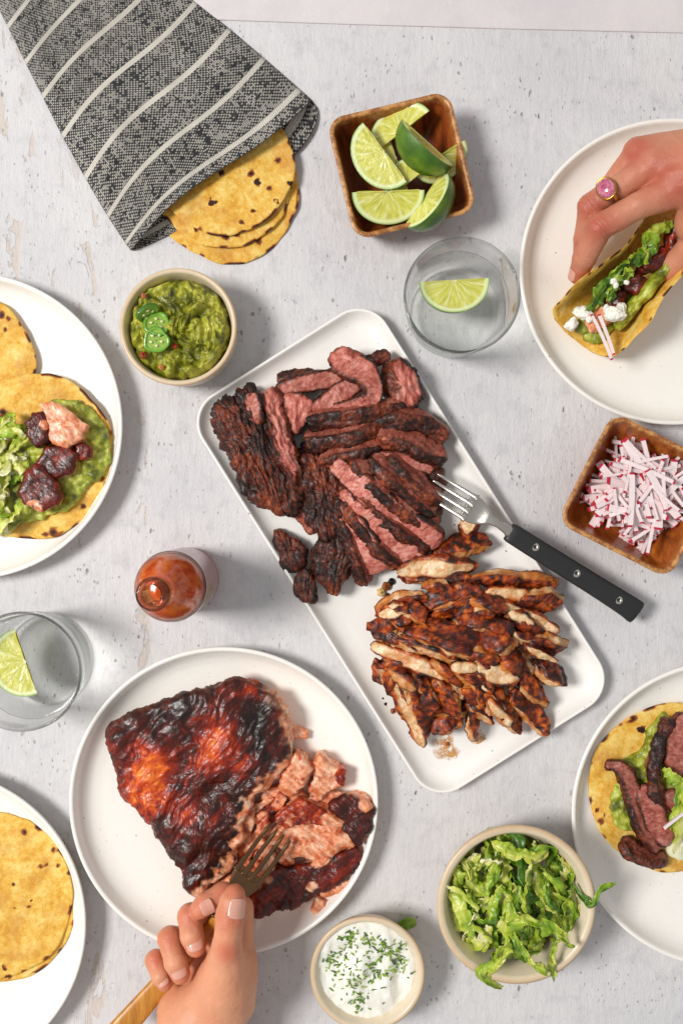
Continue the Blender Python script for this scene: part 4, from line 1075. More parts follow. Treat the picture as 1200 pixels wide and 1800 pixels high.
def radish_stick(c, ln, w, h, yaw, pitch, edge, label, group, parent=None):
    V, fs, sk = radish_mesh(ln, w, h, edge)
    cy, sy, cp, sp = math.cos(yaw), math.sin(yaw), math.cos(pitch), math.sin(pitch)
    tpr = 1 - .25 * (V[:, 0] / ln + .5) * ((ln * 7.3) % 1); V = V * np.column_stack([np.ones(len(V)), tpr, tpr]); V = V + np.column_stack([np.zeros(len(V)), ((V[:, 0] / ln) ** 2) * ln * (.05 + .2 * ((ln * 3.7) % 1)) * (1 if edge else -.4), np.zeros(len(V))])
    x = V[:, 0] * cp - V[:, 2] * sp; z = V[:, 0] * sp + V[:, 2] * cp
    V = np.column_stack([x * cy - V[:, 1] * sy, x * sy + V[:, 1] * cy, z]) + c
    o = mk('radish_stick', V, fs, RAD, parent, attrs={'skin': sk}, smooth=False)
    if parent is None: tag(o, label, 'radish', group)
    return o
LR, GR = 'thin white radish matchstick with red skin ends in the wooden bowl', 'radish sticks in the wooden bowl'
rr_ = random.Random(9)
for k in range(240):
    a = 66; u, v = rr_.uniform(-1, 1), rr_.uniform(-1, 1)
    lay = k / 240.0
    if lay > .5 and (abs(u) > .8 or abs(v) > .8): u *= .7; v *= .7
    ro = math.radians(-27); x = a * (u * math.cos(ro) - v * math.sin(ro)); y = a * (u * math.sin(ro) + v * math.cos(ro))
    z = 20 + 74 * lay * (1 - .35 * max(abs(u), abs(v)) ** 2) + rr_.uniform(-3, 3)
    yaw = math.radians(rr_.gauss(-20, 40) if rr_.random() < .7 else rr_.gauss(65, 25))
    big = rr_.random() < .3
    radish_stick(np.array([RB_C[0] + x + 8, RB_C[1] + y + 6, z]), rr_.uniform(62, 122) * (1 - .48 * max(abs(u), abs(v)) ** 2), rr_.uniform(9, 14) if big else rr_.uniform(4, 7.5), rr_.uniform(4, 6), yaw, rr_.gauss(0, .16), rr_.random() < .6, 'broad flat radish stick with red skin in the wooden bowl' if big else LR, GR)
# ------------------------------------------------------------------ striped napkin
def napkin_mat():
    n = N('woven_striped_cloth')
    uv = n.attr('cloth', 'Vector')
    pitch = 3.1
    sc = n.node('ShaderNodeVectorMath', {0: uv, 1: (1 / pitch, 1 / pitch, 0)}, operation='MULTIPLY').outputs[0]
    fl = n.node('ShaderNodeVectorMath', {0: sc}, operation='FLOOR').outputs[0]
    fr = n.node('ShaderNodeVectorMath', {0: sc}, operation='FRACTION').outputs[0]
    wn = n.node('ShaderNodeTexWhiteNoise', {'Vector': fl}, noise_dimensions='2D').outputs['Value']
    f = n.node('ShaderNodeSeparateXYZ', {0: fl}); par = n.math('FLOORED_MODULO', n.math('ADD', f.outputs[0], f.outputs[1]), 2.0)
    q = n.node('ShaderNodeSeparateXYZ', {0: fr})
    dx = n.math('ABSOLUTE', n.math('SUBTRACT', q.outputs[0], .5)); dy = n.math('ABSOLUTE', n.math('SUBTRACT', q.outputs[1], .5))
    dome = n.math('SUBTRACT', 1.0, n.math('ADD', n.math('POWER', n.math('MULTIPLY', dx, 2.0), 3.0), n.math('POWER', n.math('MULTIPLY', dy, 2.0), 3.0)), True)
    slub = n.noise(n.node('ShaderNodeVectorMath', {0: uv, 1: (.010, .06, 0)}, operation='MULTIPLY').outputs[0], 1.0, 3)
    slub2 = n.noise(n.node('ShaderNodeVectorMath', {0: uv, 1: (.06, .010, 0)}, operation='MULTIPLY').outputs[0], 1.0, 3)
    sl = n.math('MULTIPLY', n.math('SUBTRACT', n.math('ADD', slub, slub2), 1.0), 1.1)
    w1 = n.step(n.math('ADD', wn, sl), .02, .22); w2 = n.step(n.math('ADD', wn, sl), .70, .95)
    white = n.math('ADD', n.math('MULTIPLY', par, w1), n.math('MULTIPLY', n.math('SUBTRACT', 1.0, par), w2))
    base = n.mix(white, L4((54, 54, 58)), L4((206, 200, 188)))
    base = n.mix(n.math('MULTIPLY', n.math('SUBTRACT', 1.0, dome), .75), base, L4((20, 20, 23)))
    sv = n.node('ShaderNodeSeparateXYZ', {0: uv}).outputs[1]
    k = n.math('DIVIDE', sv, 78.0); ds = n.math('MULTIPLY', n.math('ABSOLUTE', n.math('SUBTRACT', k, n.math('ROUND', k))), 78.0)
    st = n.math('SUBTRACT', 1.0, n.step(ds, 4.3, 4.9))
    cream = n.mix(n.math('MULTIPLY', n.math('SUBTRACT', 1.0, dome), .2), L4((238, 232, 218)), L4((180, 170, 150)))
    base = n.mix(st, base, cream)
    n.set(base=base, rough=.85, spec=.15, sheen=.2, normal=n.bump(n.math('ADD', n.math('MULTIPLY', dome, 1.0), n.math('MULTIPLY', st, .8)), 1.6))
    return n.m
rowsL = [(-2, (-50, -80)), (-1, (-18, -16)), (0, (14, 47)), (1, (45, 110)), (2, (75, 170)), (3, (110, 240)), (4, (150, 313)), (5, (190, 381)), (6, (221, 428)), (6.32, (230, 440))]
rowsR = [(-2, (45, -239)), (-1, (105, -190)), (0, (165, -141)), (1, (225, -92)), (2, (285, -44)), (3, (345, 4)), (4, (404, 51)), (5, (464, 102)), (6, (526, 156)), (6.32, (548, 176))]
sL = np.array([r[0] for r in rowsL]); LP = np.array([r[1] for r in rowsL], float); RP = np.array([r[1] for r in rowsR], float)
NS, NT = 220, 110
ss = np.linspace(-2, 6.32, NS)
Lx = np.column_stack([np.interp(ss, sL, LP[:, k]) for k in (0, 1)]); Rx = np.column_stack([np.interp(ss, sL, RP[:, k]) for k in (0, 1)])
def smooth_rows(a):
    for _ in range(14): a[1:-1] = (a[:-2] + 2 * a[1:-1] + a[2:]) / 4
    return a
Lx = smooth_rows(Lx); Rx = smooth_rows(Rx)
V = []; UVs = []
tt = np.concatenate([np.linspace(0, 1, NT), np.linspace(1, 0, NT)[1:-1]]); top = np.concatenate([np.ones(NT), np.zeros(NT - 2)])
for i, s_ in enumerate(ss):
    t = tt
    te = .5 - .5 * np.cos(np.pi * t) if False else t
    px = Lx[i, 0] + (Rx[i, 0] - Lx[i, 0]) * te; py = Lx[i, 1] + (Rx[i, 1] - Lx[i, 1]) * te
    e = np.abs(2 * te - 1)
    prof = np.clip(1 - e ** 5, 0, 1) ** .55
    hump = 20 + 17 * sm(2.2, 4.6, np.full(len(t), s_)) * (1 - .4 * e ** 2)
    q = np.column_stack([px * .011, py * .011, np.full(len(t), 3.3)])
    wr = fbm(q, 3, 40) * 10 * prof + ridged(np.column_stack([(px - py) * .004, (px + py) * .016, t * 0]), 2, 41) * 3 * prof
    z = np.where(top > 0, 3 + hump * prof + wr + 2.5 * np.exp(-((s_ - 6.32) / .12) ** 2) * prof, 1.6 + .6 * prof)
    # the under layer runs on past the hem at the right-hand fold, the hem sags in an S
    ext = (1 - top) * 84 * np.sin(np.pi * np.clip(t, 0, 1)) ** .45 * sm(5.0, 6.32, np.full(len(t), s_)) * (.25 + .75 * t)
    sag = top * (-9 * np.sin(2 * np.pi * t) + 10 * np.sin(np.pi * t) * -1) * sm(-1, 5, np.full(len(t), s_))
    zz = z
    k = (H - z) / H
    X = (px + .70 * (ext + sag) - 600) * k; Y = (900 - (py + .71 * (ext + sag))) * k
    z = z + np.where((top < 1) & (ext > 8), 7 * np.sin(np.clip((1 - t) * 9, 0, np.pi)) * sm(.6, .95, t), 0)
    V.append(np.column_stack([X, Y, z])); UVs.append(np.column_stack([t * 335.0 + 20 * np.sin(s_), np.full(len(t), s_ * 78.0), np.zeros(len(t))]))
V = np.vstack(V)
o = mk('striped_napkin', V, fixn(V - V.mean(0), [grid_faces(NS, len(tt), False, True)]), napkin_mat(), attrs={'cloth': np.vstack(UVs)})
tag(o, 'black and cream woven napkin with pale stripes wrapped over tortillas', 'napkin')
md = o.modifiers.new('thickness', 'SOLIDIFY'); md.thickness = 2.2 * S; md.offset = -1

# ------------------------------------------------------------------ salmon
SALM = food_mat('glazed_salmon', rough=.33, sss=.18, sssr=(1, .35, .2), ssss=4, bumps=((.10, 1.6), (.32, .7)), var=.3, vscale=.14, coat=.2, coatr=.16, rvar=.12, spec=.4)
def salmon_flesh(V, seed):
    f1 = fbm(V * .05, 3, seed); f2 = fbm(V * .2, 3, seed + 3)
    return rampc(f1 * .5 + f2 * .35 + .5, [(0, (182, 78, 38)), (.28, (226, 132, 84)), (.6, (243, 176, 136)), (1, (251, 214, 186))])
def salmon_glaze(V, seed, orange=0.0):
    q = V @ np.array([[.80, .6, 0], [-.6, .8, 0], [0, 0, 1]])
    q = q * np.array([1.0, .34, 1.0]) + 10 * fbm(V * .02, 2, seed)[:, None]
    f1 = fbm(q * .05, 4, seed + 1); f2 = fbm(q * .16, 3, seed + 2, .6); f3 = fbm(V * .3, 2, seed + 3)
    x = np.clip(.30 + f1 * .24 + f2 * .20 + f3 * .07 + orange, 0, 1)
    return rampc(x, [(0, (28, 13, 10)), (.2, (56, 20, 13)), (.36, (90, 24, 12)), (.52, (142, 36, 12)), (.68, (194, 66, 16)), (.84, (230, 114, 36)), (1, (246, 164, 74))])
spots = [(262, 1350, 52, 42, .45), (374, 1300, 26, 62, .42), (405, 1285, 16, 40, .25), (310, 1420, 78, 24, .26), (250, 1400, 40, 30, .3), (436, 1214, 18, 14, .4), (432, 1350, 18, 26, .22), (355, 1480, 30, 40, .16), (200, 1300, 12, 22, .15), (330, 1330, 14, 34, .12)]
darks = [(240, 1262, 60, 20), (340, 1232, 60, 20), (322, 1320, 16, 50), (450, 1260, 30, 50), (460, 1320, 20, 40), (370, 1400, 60, 26), (215, 1365, 14, 60), (380, 1500, 40, 50)]
def fillet_orange(V):
    o = np.zeros(len(V))
    wv = 14 * np.column_stack([fbm(V * .03, 2, 51), fbm(V * .03, 2, 52)])
    for x, y, a, b, k in spots:
        c = W(x, y, 62); o += k * np.exp(-(((V[:, 0] + wv[:, 0] - c[0]) / a) ** 2 + ((V[:, 1] + wv[:, 1] - c[1]) / b) ** 2))
    for x, y, a, b in darks:
        c = W(x, y, 62); o -= .16 * np.exp(-(((V[:, 0] + wv[:, 0] - c[0]) / a) ** 2 + ((V[:, 1] + wv[:, 1] - c[1]) / b) ** 2))
    return o
sal = thing('salmon_fillet', 'big slab of dark glazed salmon with flaking pink edge', 'salmon', W(360, 1400, PZ))
ol = [(195, 1279), (240, 1259), (290, 1240), (340, 1222), (390, 1208), (430, 1200), (454, 1206), (482, 1232), (500, 1262), (511, 1298), (504, 1335), (492, 1356), (468, 1374), (448, 1392), (436, 1414), (424, 1440), (426, 1466), (410, 1492), (412, 1515), (394, 1536), (370, 1552), (345, 1570), (320, 1532), (300, 1505), (270, 1450), (236, 1415), (212, 1375), (199, 1322)]
V, fs, T = slab(ol, PZ, 58, 2.0, (345, 1370), crown=.20, under=.97, side=14, sharp=7)
q = V @ np.array([[.80, .6, 0], [-.6, .8, 0], [0, 0, 1]])
ridge = ridged(q * np.array([.022, .008, .01]) + .3 * fbm(V * .015, 2, 60)[:, None], 3, 61)
d = (fbm(V * .018, 2, 62) * 8 + ridge * 8 + ridged(V * .06, 2, 63) * 1.0 + fbm(V * .25, 2, 64) * .5) * (T < 1.3)
lay = np.sin(V[:, 2] * .55 + 3 * fbm(V * .03, 2, 65)) * 2.0 * (T >= 1.05) + fbm(V * .08, 3, 66) * 3 * (T >= 1.0)
V2 = disp(V, fs, d + lay)
cR = W(440, 1440, 60); open_edge = sm(0, 30, (V[:, 0] - W(455, 0, 50)[0])) 
fl = sm(.95, 1.12, T + .10 * fbm(V * .06, 3, 67) + .03 * open_edge) * np.clip(open_edge + .1, 0, 1)
# torn lower-right border: flesh shows on top too
border = np.array([W(x, y, 60)[:2] for x, y in [(498, 1345), (462, 1378), (436, 1412), (424, 1445), (424, 1466), (408, 1500), (395, 1536), (352, 1566)]]); border = spline(border, 80)
dist = np.min(np.hypot(V[:, None, 0] - border[None, :, 0], V[:, None, 1] - border[None, :, 1]), axis=1)
fl = np.maximum(fl, 1 - sm(2, 15, dist + 16 * fbm(V * .07, 3, 68)))
col = mixc(salmon_glaze(V, 70, fillet_orange(V) * 1.05 - .03), salmon_flesh(V, 71), fl)
mk('glazed_slab', V2, fs, SALM, sal, col=col)
def salmon_piece(label, outline, z0, h, seed, flesh=lambda V, T: np.zeros(len(V)), orange=.05, parent=None, name='salmon_piece', group='broken salmon pieces on the plate', zscale=1.0, amp=1.0):
    V, fs, T = slab(outline, z0, h, 2.0, None, crown=.10, under=.93, side=8, sharp=9, poly=True, jag=.10)
    g = V @ np.array([[.75, .66, 0], [-.66, .75, 0], [0, 0, 1]])
    lam = ridged(g * np.array([.018, .085, .05]) + .25 * fbm(V * .03, 2, seed + 8)[:, None], 2, seed + 1)
    d = (fbm(V * .03, 3, seed) * 5 + lam * 2.6 + ridged(V * .12, 2, seed + 2) * .8) * amp
    m = np.clip(flesh(V, T) + .45 * fbm(V * .05, 4, seed + 4, .6), 0, 1)
    m = sm(.35, .6, m)
    fleshc = salmon_flesh(V, seed + 6); fleshc = mixc(fleshc, lin((252, 220, 192)), sm(.74, .95, lam) * .35); fleshc = mixc(fleshc, lin((190, 92, 50)), (1 - sm(.2, .5, lam)) * .5)
    col = mixc(salmon_glaze(V, seed, orange), fleshc, m)
    o = mk(name, disp(V, fs, d), fs, SALM, parent, col=col)
    if parent is None: tag(o, label, 'salmon', group)
    return o
def near(x, y, r, z=50):
    c = W(x, y, z); return lambda V, T: 1 - sm(r * .6, r * 1.3, np.hypot(V[:, 0] - c[0], V[:, 1] - c[1]))
salmon_piece('dark crusted salmon corner at the plate edge', [(578, 1410), (604, 1396), (640, 1402), (657, 1420), (652, 1450), (634, 1480), (622, 1476), (600, 1452), (584, 1432)], PZ, 44, 401, lambda V, T: sm(1.1, 1.3, T) + near(644, 1412, 14)(V, T), -.06)
salmon_piece('reddish glazed salmon flake above the torn pink one', [(486, 1440), (504, 1416), (528, 1402), (560, 1416), (588, 1428), (606, 1444), (590, 1452), (552, 1444), (520, 1446), (500, 1452)], PZ + 14, 34, 411, lambda V, T: .30 + sm(1.05, 1.3, T) + near(585, 1440, 18)(V, T) * .6, .20)
salmon_piece('broad torn pink salmon flake beside the fork', [(478, 1466), (500, 1446), (540, 1440), (590, 1446), (616, 1464), (622, 1484), (586, 1502), (540, 1506), (500, 1500)], PZ, 40, 413, lambda V, T: .72 + 0 * T, .24)
salmon_piece('long glazed salmon strip along the near side of the fork', [(438, 1606), (428, 1580), (440, 1548), (470, 1528), (520, 1524), (575, 1508), (626, 1488), (634, 1504), (618, 1532), (572, 1564), (522, 1588), (474, 1606)], PZ, 40, 421, lambda V, T: sm(1.2, 1.5, T) + near(560, 1504, 22)(V, T) * .9 + near(465, 1530, 24)(V, T) * .6 + near(548, 1560, 12)(V, T) * .5, .05)
salmon_piece('orange salmon flake standing up against the cut fillet', [(492, 1384), (502, 1346), (520, 1322), (540, 1330), (546, 1350), (532, 1380), (512, 1396)], PZ, 46, 431, lambda V, T: np.full(len(V), .7), .38)
salmon_piece('curled orange salmon flake with a charred end', [(542, 1384), (552, 1366), (550, 1344), (562, 1326), (586, 1342), (608, 1352), (604, 1378), (580, 1384), (566, 1402), (552, 1400)], PZ, 38, 441, lambda V, T: .75 - near(606, 1366, 16)(V, T) * 1.3, .3)
salmon_piece('small salmon scrap lying free beside the fillet', [(504, 1276), (522, 1276), (542, 1286), (540, 1298), (516, 1296), (504, 1292)], PZ, 14, 451, lambda V, T: np.full(len(V), .85), .3, amp=.4)
salmon_piece('torn salmon edge hanging off the bottom corner of the fillet', [(346, 1578), (372, 1558), (408, 1536), (436, 1512), (448, 1530), (428, 1560), (400, 1586), (362, 1596)], PZ, 34, 461, lambda V, T: .6 + 0 * T, .3, amp=.7)
rr_ = random.Random(4)
LF, GF = 'small pink salmon flake in the broken heap under the fork', 'small salmon flakes'
reg = [(470, 1400), (452, 1420), (490, 1410), (440, 1445), (475, 1440), (510, 1440), (452, 1470), (485, 1475), (455, 1500), (430, 1505), (500, 1505), (470, 1520), (520, 1395), (545, 1408), (440, 1530), (420, 1545), (485, 1390), (505, 1375), (462, 1452), (446, 1485), (478, 1492), (575, 1402), (534, 1435), (428, 1475), (600, 1490), (545, 1520), (470, 1425), (458, 1438), (560, 1590), (590, 1560)]
for k, (x, y) in enumerate(reg):
    a0 = rr_.gauss(-.75, .5); lx = rr_.uniform(15, 32); ly = rr_.uniform(6, 12)
    pts = []
    for b in np.linspace(0, 6.28, 8, endpoint=False):
        q = 1 + rr_.uniform(-.25, .25); u, v = lx * q * math.cos(b), ly * q * math.sin(b)
        pts.append((x + u * math.cos(a0) - v * math.sin(a0), y + u * math.sin(a0) + v * math.cos(a0)))
    salmon_piece(LF, pts, PZ + rr_.uniform(2, 20), rr_.uniform(10, 20), 500 + k, lambda V, T: np.full(len(V), rr_.choice([.85, .85, .7, .5, .3])), .2, None, 'salmon_flake', GF, amp=.6)
for i, (x, y, r_, c) in enumerate([(628, 1345, 2.5, (170, 100, 70)), (634, 1362, 2, (120, 60, 40)), (620, 1338, 2, (200, 130, 90)), (402, 1588, 9, (30, 22, 18)), (345, 1592, 8, (26, 20, 16)), (350, 1580, 6, (36, 26, 20))]):
    crumb(x, y, PZ, r_, c, 'salmon_crumb', 'tiny dark crumb on the salmon plate', i, 'crumbs on the salmon plate')

# ------------------------------------------------------------------ hot sauce bottle
bc = W(330, 1018, 0)
bt = thing('hot_sauce_bottle', 'open glass bottle of red hot sauce with a pinkish paper label', 'bottle', bc)
R = 56.0
prof = [(R * .6, 4), (R * .85, 1), (R * .96, 2.5), (R, 9), (R, 60), (R, 120), (R, 165), (R * .985, 180), (R * .93, 196), (R * .82, 212), (R * .66, 227), (R * .5, 240), (R * .41, 252), (21, 266), (19.5, 282), (19.5, 292)]
BG = clear('bottle_glass', 1.5, (.80, .62, .42, 1), 4.0, .7)
AMB = clear('sauce_tinted_neck_glass', 1.5, (.46, .28, .05, 1), .7, .8)  # amber tint paints the sauce film and the sauce reflected in clear glass
V, fs = lathe(prof, 96, bc, True, False); mk('glass_body', V, fs, BG, bt)
nk = [(19.5, 292), (19.6, 300), (23.5, 303), (25, 308), (25, 314), (22.5, 318), (20.5, 321), (21.5, 325), (20.8, 329), (18, 330.5), (15, 329), (13.5, 324), (13.2, 300), (13.4, 270), (14.5, 256)]
V, fs = lathe(nk, 72, bc, False, False); mk('neck', V, fs, AMB, bt)
n = N('hot_sauce'); p = n.pos()
nz = n.noise(p, .05, 4, .6)
n.set(base=n.ramp(nz, [(.3, lin((186, 52, 8))), (.5, lin((214, 84, 16))), (.68, lin((232, 124, 40)))]), rough=.12, sss=.3, sssr=(1, .3, .1), ssss=6 * S, coat=.8, coatr=.04, normal=n.bump(n.noise(p, .2, 3), .5))
sp = [(R * .6, 6), (R * .9, 5), (R - 3, 12), (R - 3, 165), (R * .945, 180), (R * .89, 196), (R * .78, 211), (R * .62, 226), (R * .46, 238), (R * .36, 246), (R * .3, 248), (3, 248.5)]
V, fs = lathe(sp, 96, bc, True, True); mk('sauce_fill', V, fs, n.m, bt)
# label: pink-silver field, gold block and white barcode block, printed flat
n = N('paper_label'); uv = n.attr('lab', 'Vector'); sx = n.node('ShaderNodeSeparateXYZ', {0: uv})
a, z = sx.outputs[0], sx.outputs[1]
field = n.mix(n.noise(n.pos(), .03, 3), L4((160, 98, 98)), L4((192, 138, 136)))
band = lambda x, lo, hi: n.math('MULTIPLY', n.step(x, lo, lo + .012), n.math('SUBTRACT', 1.0, n.step(x, hi, hi + .012)))
gold = n.mix(n.step(n.noise(uv, 30.0, 2), .45, .55), L4((176, 132, 44)), L4((120, 92, 30)))
base = n.mix(n.math('MULTIPLY', band(a, .30, .50), band(z, .42, .92)), field, gold)
bars = n.step(n.math('SINE', n.math('MULTIPLY', a, 420.0)), -.1, .1)
base = n.mix(n.math('MULTIPLY', band(a, .32, .44), band(z, .08, .36)), base, n.mix(bars, L4((226, 224, 216)), L4((60, 70, 58))))
base = n.mix(band(z, .955, .985), base, L4((240, 226, 214))); base = n.mix(band(z, .02, .05), base, L4((150, 60, 44)))
lines = n.math('MULTIPLY', n.step(n.math('SINE', n.math('MULTIPLY', z, 90.0)), .3, .5), n.math('MULTIPLY', band(a, .56, .74), band(z, .2, .8)))
base = n.mix(n.math('MULTIPLY', lines, .6), base, L4((150, 70, 66)))
n.set(base=base, rough=.3, coat=.4)
na = 120; ang = np.linspace(-math.pi, math.pi, na); zs = np.linspace(18, 168, 12)
A, Z = np.meshgrid(ang, zs, indexing='ij'); A = A.ravel(); Z = Z.ravel()
V = np.column_stack([bc[0] + (R + .5) * np.cos(A), bc[1] + (R + .5) * np.sin(A), Z])
mk('label', V, grid_faces(na, 12), n.m, bt, attrs={'lab': np.column_stack([(A + math.pi) / (2 * math.pi), (Z - 18) / 150, 0 * A])})

# ------------------------------------------------------------------ forks
def metal(name, c, rough=.2):
    n = N(name); p = n.pos(); n.set(base=L4(c), metal=1.0, rough=n.math('ADD', n.math('MULTIPLY', n.noise(p, .06, 4), .2), rough - .1), normal=n.bump(n.noise(p, .4, 2), .15)); return n.m
STEEL = metal('brushed_steel', (206, 200, 190), .26)
DSTEEL = metal('dark_steel_brown_reflections', (126, 96, 70), .3)  # dark metal with brown reflections put into its base colour
def rsec(w, h, m=16, pw=4):
    a = np.linspace(0, 2 * np.pi, m, endpoint=False); c, s_ = np.cos(a), np.sin(a); r = (np.abs(c) ** pw + np.abs(s_) ** pw) ** (-1 / pw)
    return np.column_stack([c * r * w / 2, s_ * r * h / 2])
def fork(tp, label, tip, root, neck, bol, hw, mat, gap=.5, spread=None):
    """tip, root, neck, bol: (px,py,z) along the fork; returns the thing."""
    tp = np.asarray(tp); t = thing('fork', label, 'fork', W(*neck))
    P0, P1, P2, P3 = W(*tip), W(*root), W(*neck), W(*bol)
    d = (P1 - P0); d /= np.linalg.norm(d); sd = np.cross([0, 0, 1], d); sd /= np.linalg.norm(sd)
    Vs = []; Fq = []; Ft = []; b = 0
    def add(V, fs):
        nonlocal b
        Vs.append(V); Fq.append(fs[0] + b); Ft.append(fs[1] + b); b += len(V)
    # tines
    for k in range(4):
        o = (k - 1.5) * hw / 3.35
        pts = spline([P0 + sd * o * .98 + [0, 0, 1], P0 * .6 + P1 * .4 + sd * o + [0, 0, -3], P1 + sd * o, P1 + d * hw * .25 + sd * o], 24)
        w = np.interp(np.linspace(0, 1, 24), [0, .12, .7, 1], [2.2, hw * .12, hw * .165, hw * .27]); sec = np.stack([rsec(x, max(2.6, min(5, x)), 12) for x in w])
        V, fs = sweep(pts, sec); add(V, fixn(V - V.mean(0), fs))
    # palm, shoulders and neck
    pts = spline([P1, P1 * .66 + P2 * .34, P1 * .34 + P2 * .66, P2, P3], 40); u = np.linspace(0, 1, 40)
    w = np.interp(u, [0, .22, .42, .58, .75, .9, 1], [hw * 1.06, hw * 1.02, hw * .74, hw * .36, hw * .27, hw * .34, hw * .62]); h = np.interp(u, [0, .4, .7, 1], [4.5, 5.5, 9, 12])
    dish = 4.0 * np.sin(np.clip(u / .5, 0, 1) * np.pi); pts = pts - np.column_stack([0 * u, 0 * u, dish])
    sec = np.stack([rsec(w[i], h[i], 20, 4) for i in range(40)])
    V, fs = sweep(pts, sec); add(V, fixn(V - V.mean(0), fs))
    mk('head', np.vstack(Vs), [np.vstack(Fq), np.vstack(Ft)], mat, t)
    return t, (P3 - P2) / np.linalg.norm(P3 - P2)
BLACKH = N('black_handle'); p = BLACKH.pos(); BLACKH.set(base=L4((38, 37, 38)), rough=BLACKH.math('ADD', BLACKH.math('MULTIPLY', BLACKH.noise(p, .05, 4), .2), .36), normal=BLACKH.bump(BLACKH.noise(p, .3, 3), .3))
fk, _ = fork(0, 'steel fork with riveted black handle resting across the platter edge', (756, 850, 52), (818, 888, 66), (876, 922, 66), (900, 938, 62), 46, STEEL)
Ph = [W(893, 934, 62), W(950, 970, 58), (W(1040, 1026, 51)), W(1100, 1064, 46), W(1119, 1078, 44)]
pts = spline(Ph, 60); u = np.linspace(0, 1, 60)
w = np.interp(u, [0, .02, .5, .93, .985, 1], [30, 34, 36, 42, 40, 30]); sec = np.stack([rsec(x, np.interp(k, [0, .04, .9, 1], [12, 17, 17, 13]), 24, 6) for x, k in zip(w, u)])
V, fs = sweep(pts, sec); hd = mk('handle', V, fixn(V - V.mean(0), fs), BLACKH.m, fk)
RIV = metal('rivet_metal', (216, 210, 196), .3)
for (x, y, z) in ((938, 961, 58.5), (1010, 1007, 53), (1084, 1054, 47)):
    c = W(x, y, z); c[2] -= 8.5 - 16.2
    V, fs = lathe([(7.4, -2), (7.4, .6), (6.6, 1.3), (3.4, 1.5), (3.0, 1.0), (.5, 1.0)], 28, c, True, True); mk('rivet', V, fs, RIV, hd)
fk2, _ = fork(0, 'dark metal fork with a wooden handle held in the hand', (494, 1462, 66), (442, 1532, 92), (398, 1596, 120), (380, 1616, 124), 50, DSTEEL)
WH = wood('fork_handle_wood', (150, 92, 20), (190, 126, 38), (212, 152, 62), 2.3)
Ph = [W(384, 1612, 121), W(352, 1650, 100), W(306, 1704, 82), W(252, 1766, 80), W(204, 1822, 84)]
pts = spline(Ph, 60); w = np.interp(u, [0, .1, .6, 1], [17, 20, 34, 44]); sec = np.stack([rsec(x, 15, 24, 4) for x in w])
V, fs = sweep(pts, sec); mk('handle', V, fixn(V - V.mean(0), fs), WH, fk2, attrs={'rim': np.zeros(len(V))})

# ------------------------------------------------------------------ open tacos
def guac_smear(parent, outline, z0, h, seed, center=None):
    V, fs, T = slab(outline, z0, h, 2.2, center, crown=.45, under=1.0, side=5, sharp=3)
    e1, _, _ = worley(V * .07, seed % 60)
    d = (fbm(V * .04, 3, seed) * 6 + (1 - e1) * 5 - 2) * (T < 1.9)
    c = guac_colour(V, seed); c = c * np.array([.98, 1.08, 1.05])
    return mk('guacamole', disp(V, fs, d), fs, GUAC, parent, col=c)
tc = thing('salmon_taco', 'open corn tortilla topped with guacamole, salmon chunks and lettuce', 'taco', W(58, 802, PZ + 8))
TZ = PZ + 14
tortilla('', 56, 802, 143, 146, TZ, 8, 5, parent=tc, tilt=(0, 0), chars=((95, 935, 11), (80, 940, 6), (148, 890, 7), (182, 842, 5), (6, 724, 9), (14, 740, 7), (8, 752, 5), (0, 735, 8), (182, 760, 4), (70, 912, 4)))
TT = TZ + 5
guac_smear(tc, [(40, 775), (70, 728), (92, 702), (128, 706), (160, 722), (182, 756), (191, 800), (176, 838), (150, 852), (128, 886), (84, 904), (40, 918), (-20, 940), (-60, 900), (-40, 820), (0, 780)], TT, 17, 81, (80, 815))
TT2 = TT + 10
salmon_piece('', [(74, 712), (94, 707), (122, 722), (152, 748), (146, 772), (120, 788), (94, 782), (80, 750)], TT2, 34, 601, lambda V, T: .95 + 0 * T, .1, tc, 'salmon_chunk', amp=.5)
salmon_piece('', [(48, 746), (60, 728), (78, 724), (88, 748), (84, 776), (66, 786), (50, 770)], TT2 + 4, 34, 611, lambda V, T: -.4 + near(86, 750, 10)(V, T), .02, tc, 'salmon_chunk', amp=.6)
salmon_piece('', [(68, 814), (84, 786), (120, 782), (137, 800), (128, 832), (100, 842), (74, 832)], TT2, 30, 621, lambda V, T: -.5 + 1.3 * sm(1.1, 1.4, T), .07, tc, 'salmon_chunk', amp=.45)
salmon_piece('', [(134, 784), (148, 778), (161, 788), (160, 804), (146, 810), (134, 802)], TT2, 24, 631, lambda V, T: -.5 + 1.2 * sm(1.2, 1.5, T), .04, tc, 'salmon_chunk', amp=.5)
salmon_piece('', [(36, 866), (46, 834), (62, 815), (80, 820), (98, 842), (110, 868), (104, 888), (72, 898), (44, 888)], TT2, 34, 641, lambda V, T: -.4 + sm(1.2, 1.5, T) * (V[:, 1] < W(0, 875, 50)[1]) + 1.1 * near(66, 894, 18)(V, T), .08, tc, 'salmon_chunk', amp=.5)
rr_ = random.Random(3)
for k in range(26):
    x, y = rr_.uniform(-30, 44), rr_.uniform(735, 925)
    a = rr_.uniform(0, 3.14); ln = rr_.uniform(30, 64); bd = rr_.uniform(-14, 14)
    z = TT2 + 10 + rr_.uniform(0, 22)
    shred('', [W(x - ln / 2 * math.cos(a), y - ln / 2 * math.sin(a), z - 6), W(x - bd * math.sin(a), y + bd * math.cos(a), z + 5), W(x + ln / 2 * math.cos(a), y + ln / 2 * math.sin(a), z - 6)], rr_.uniform(12, 24), 700 + k, rr_.gauss(.68, .14), None, tc, 4, rr_.uniform(-.6, .6))
ts = thing('steak_taco', 'open corn tortilla topped with guacamole, steak slices and lettuce', 'taco', W(1180, 1385, PZ + 8))
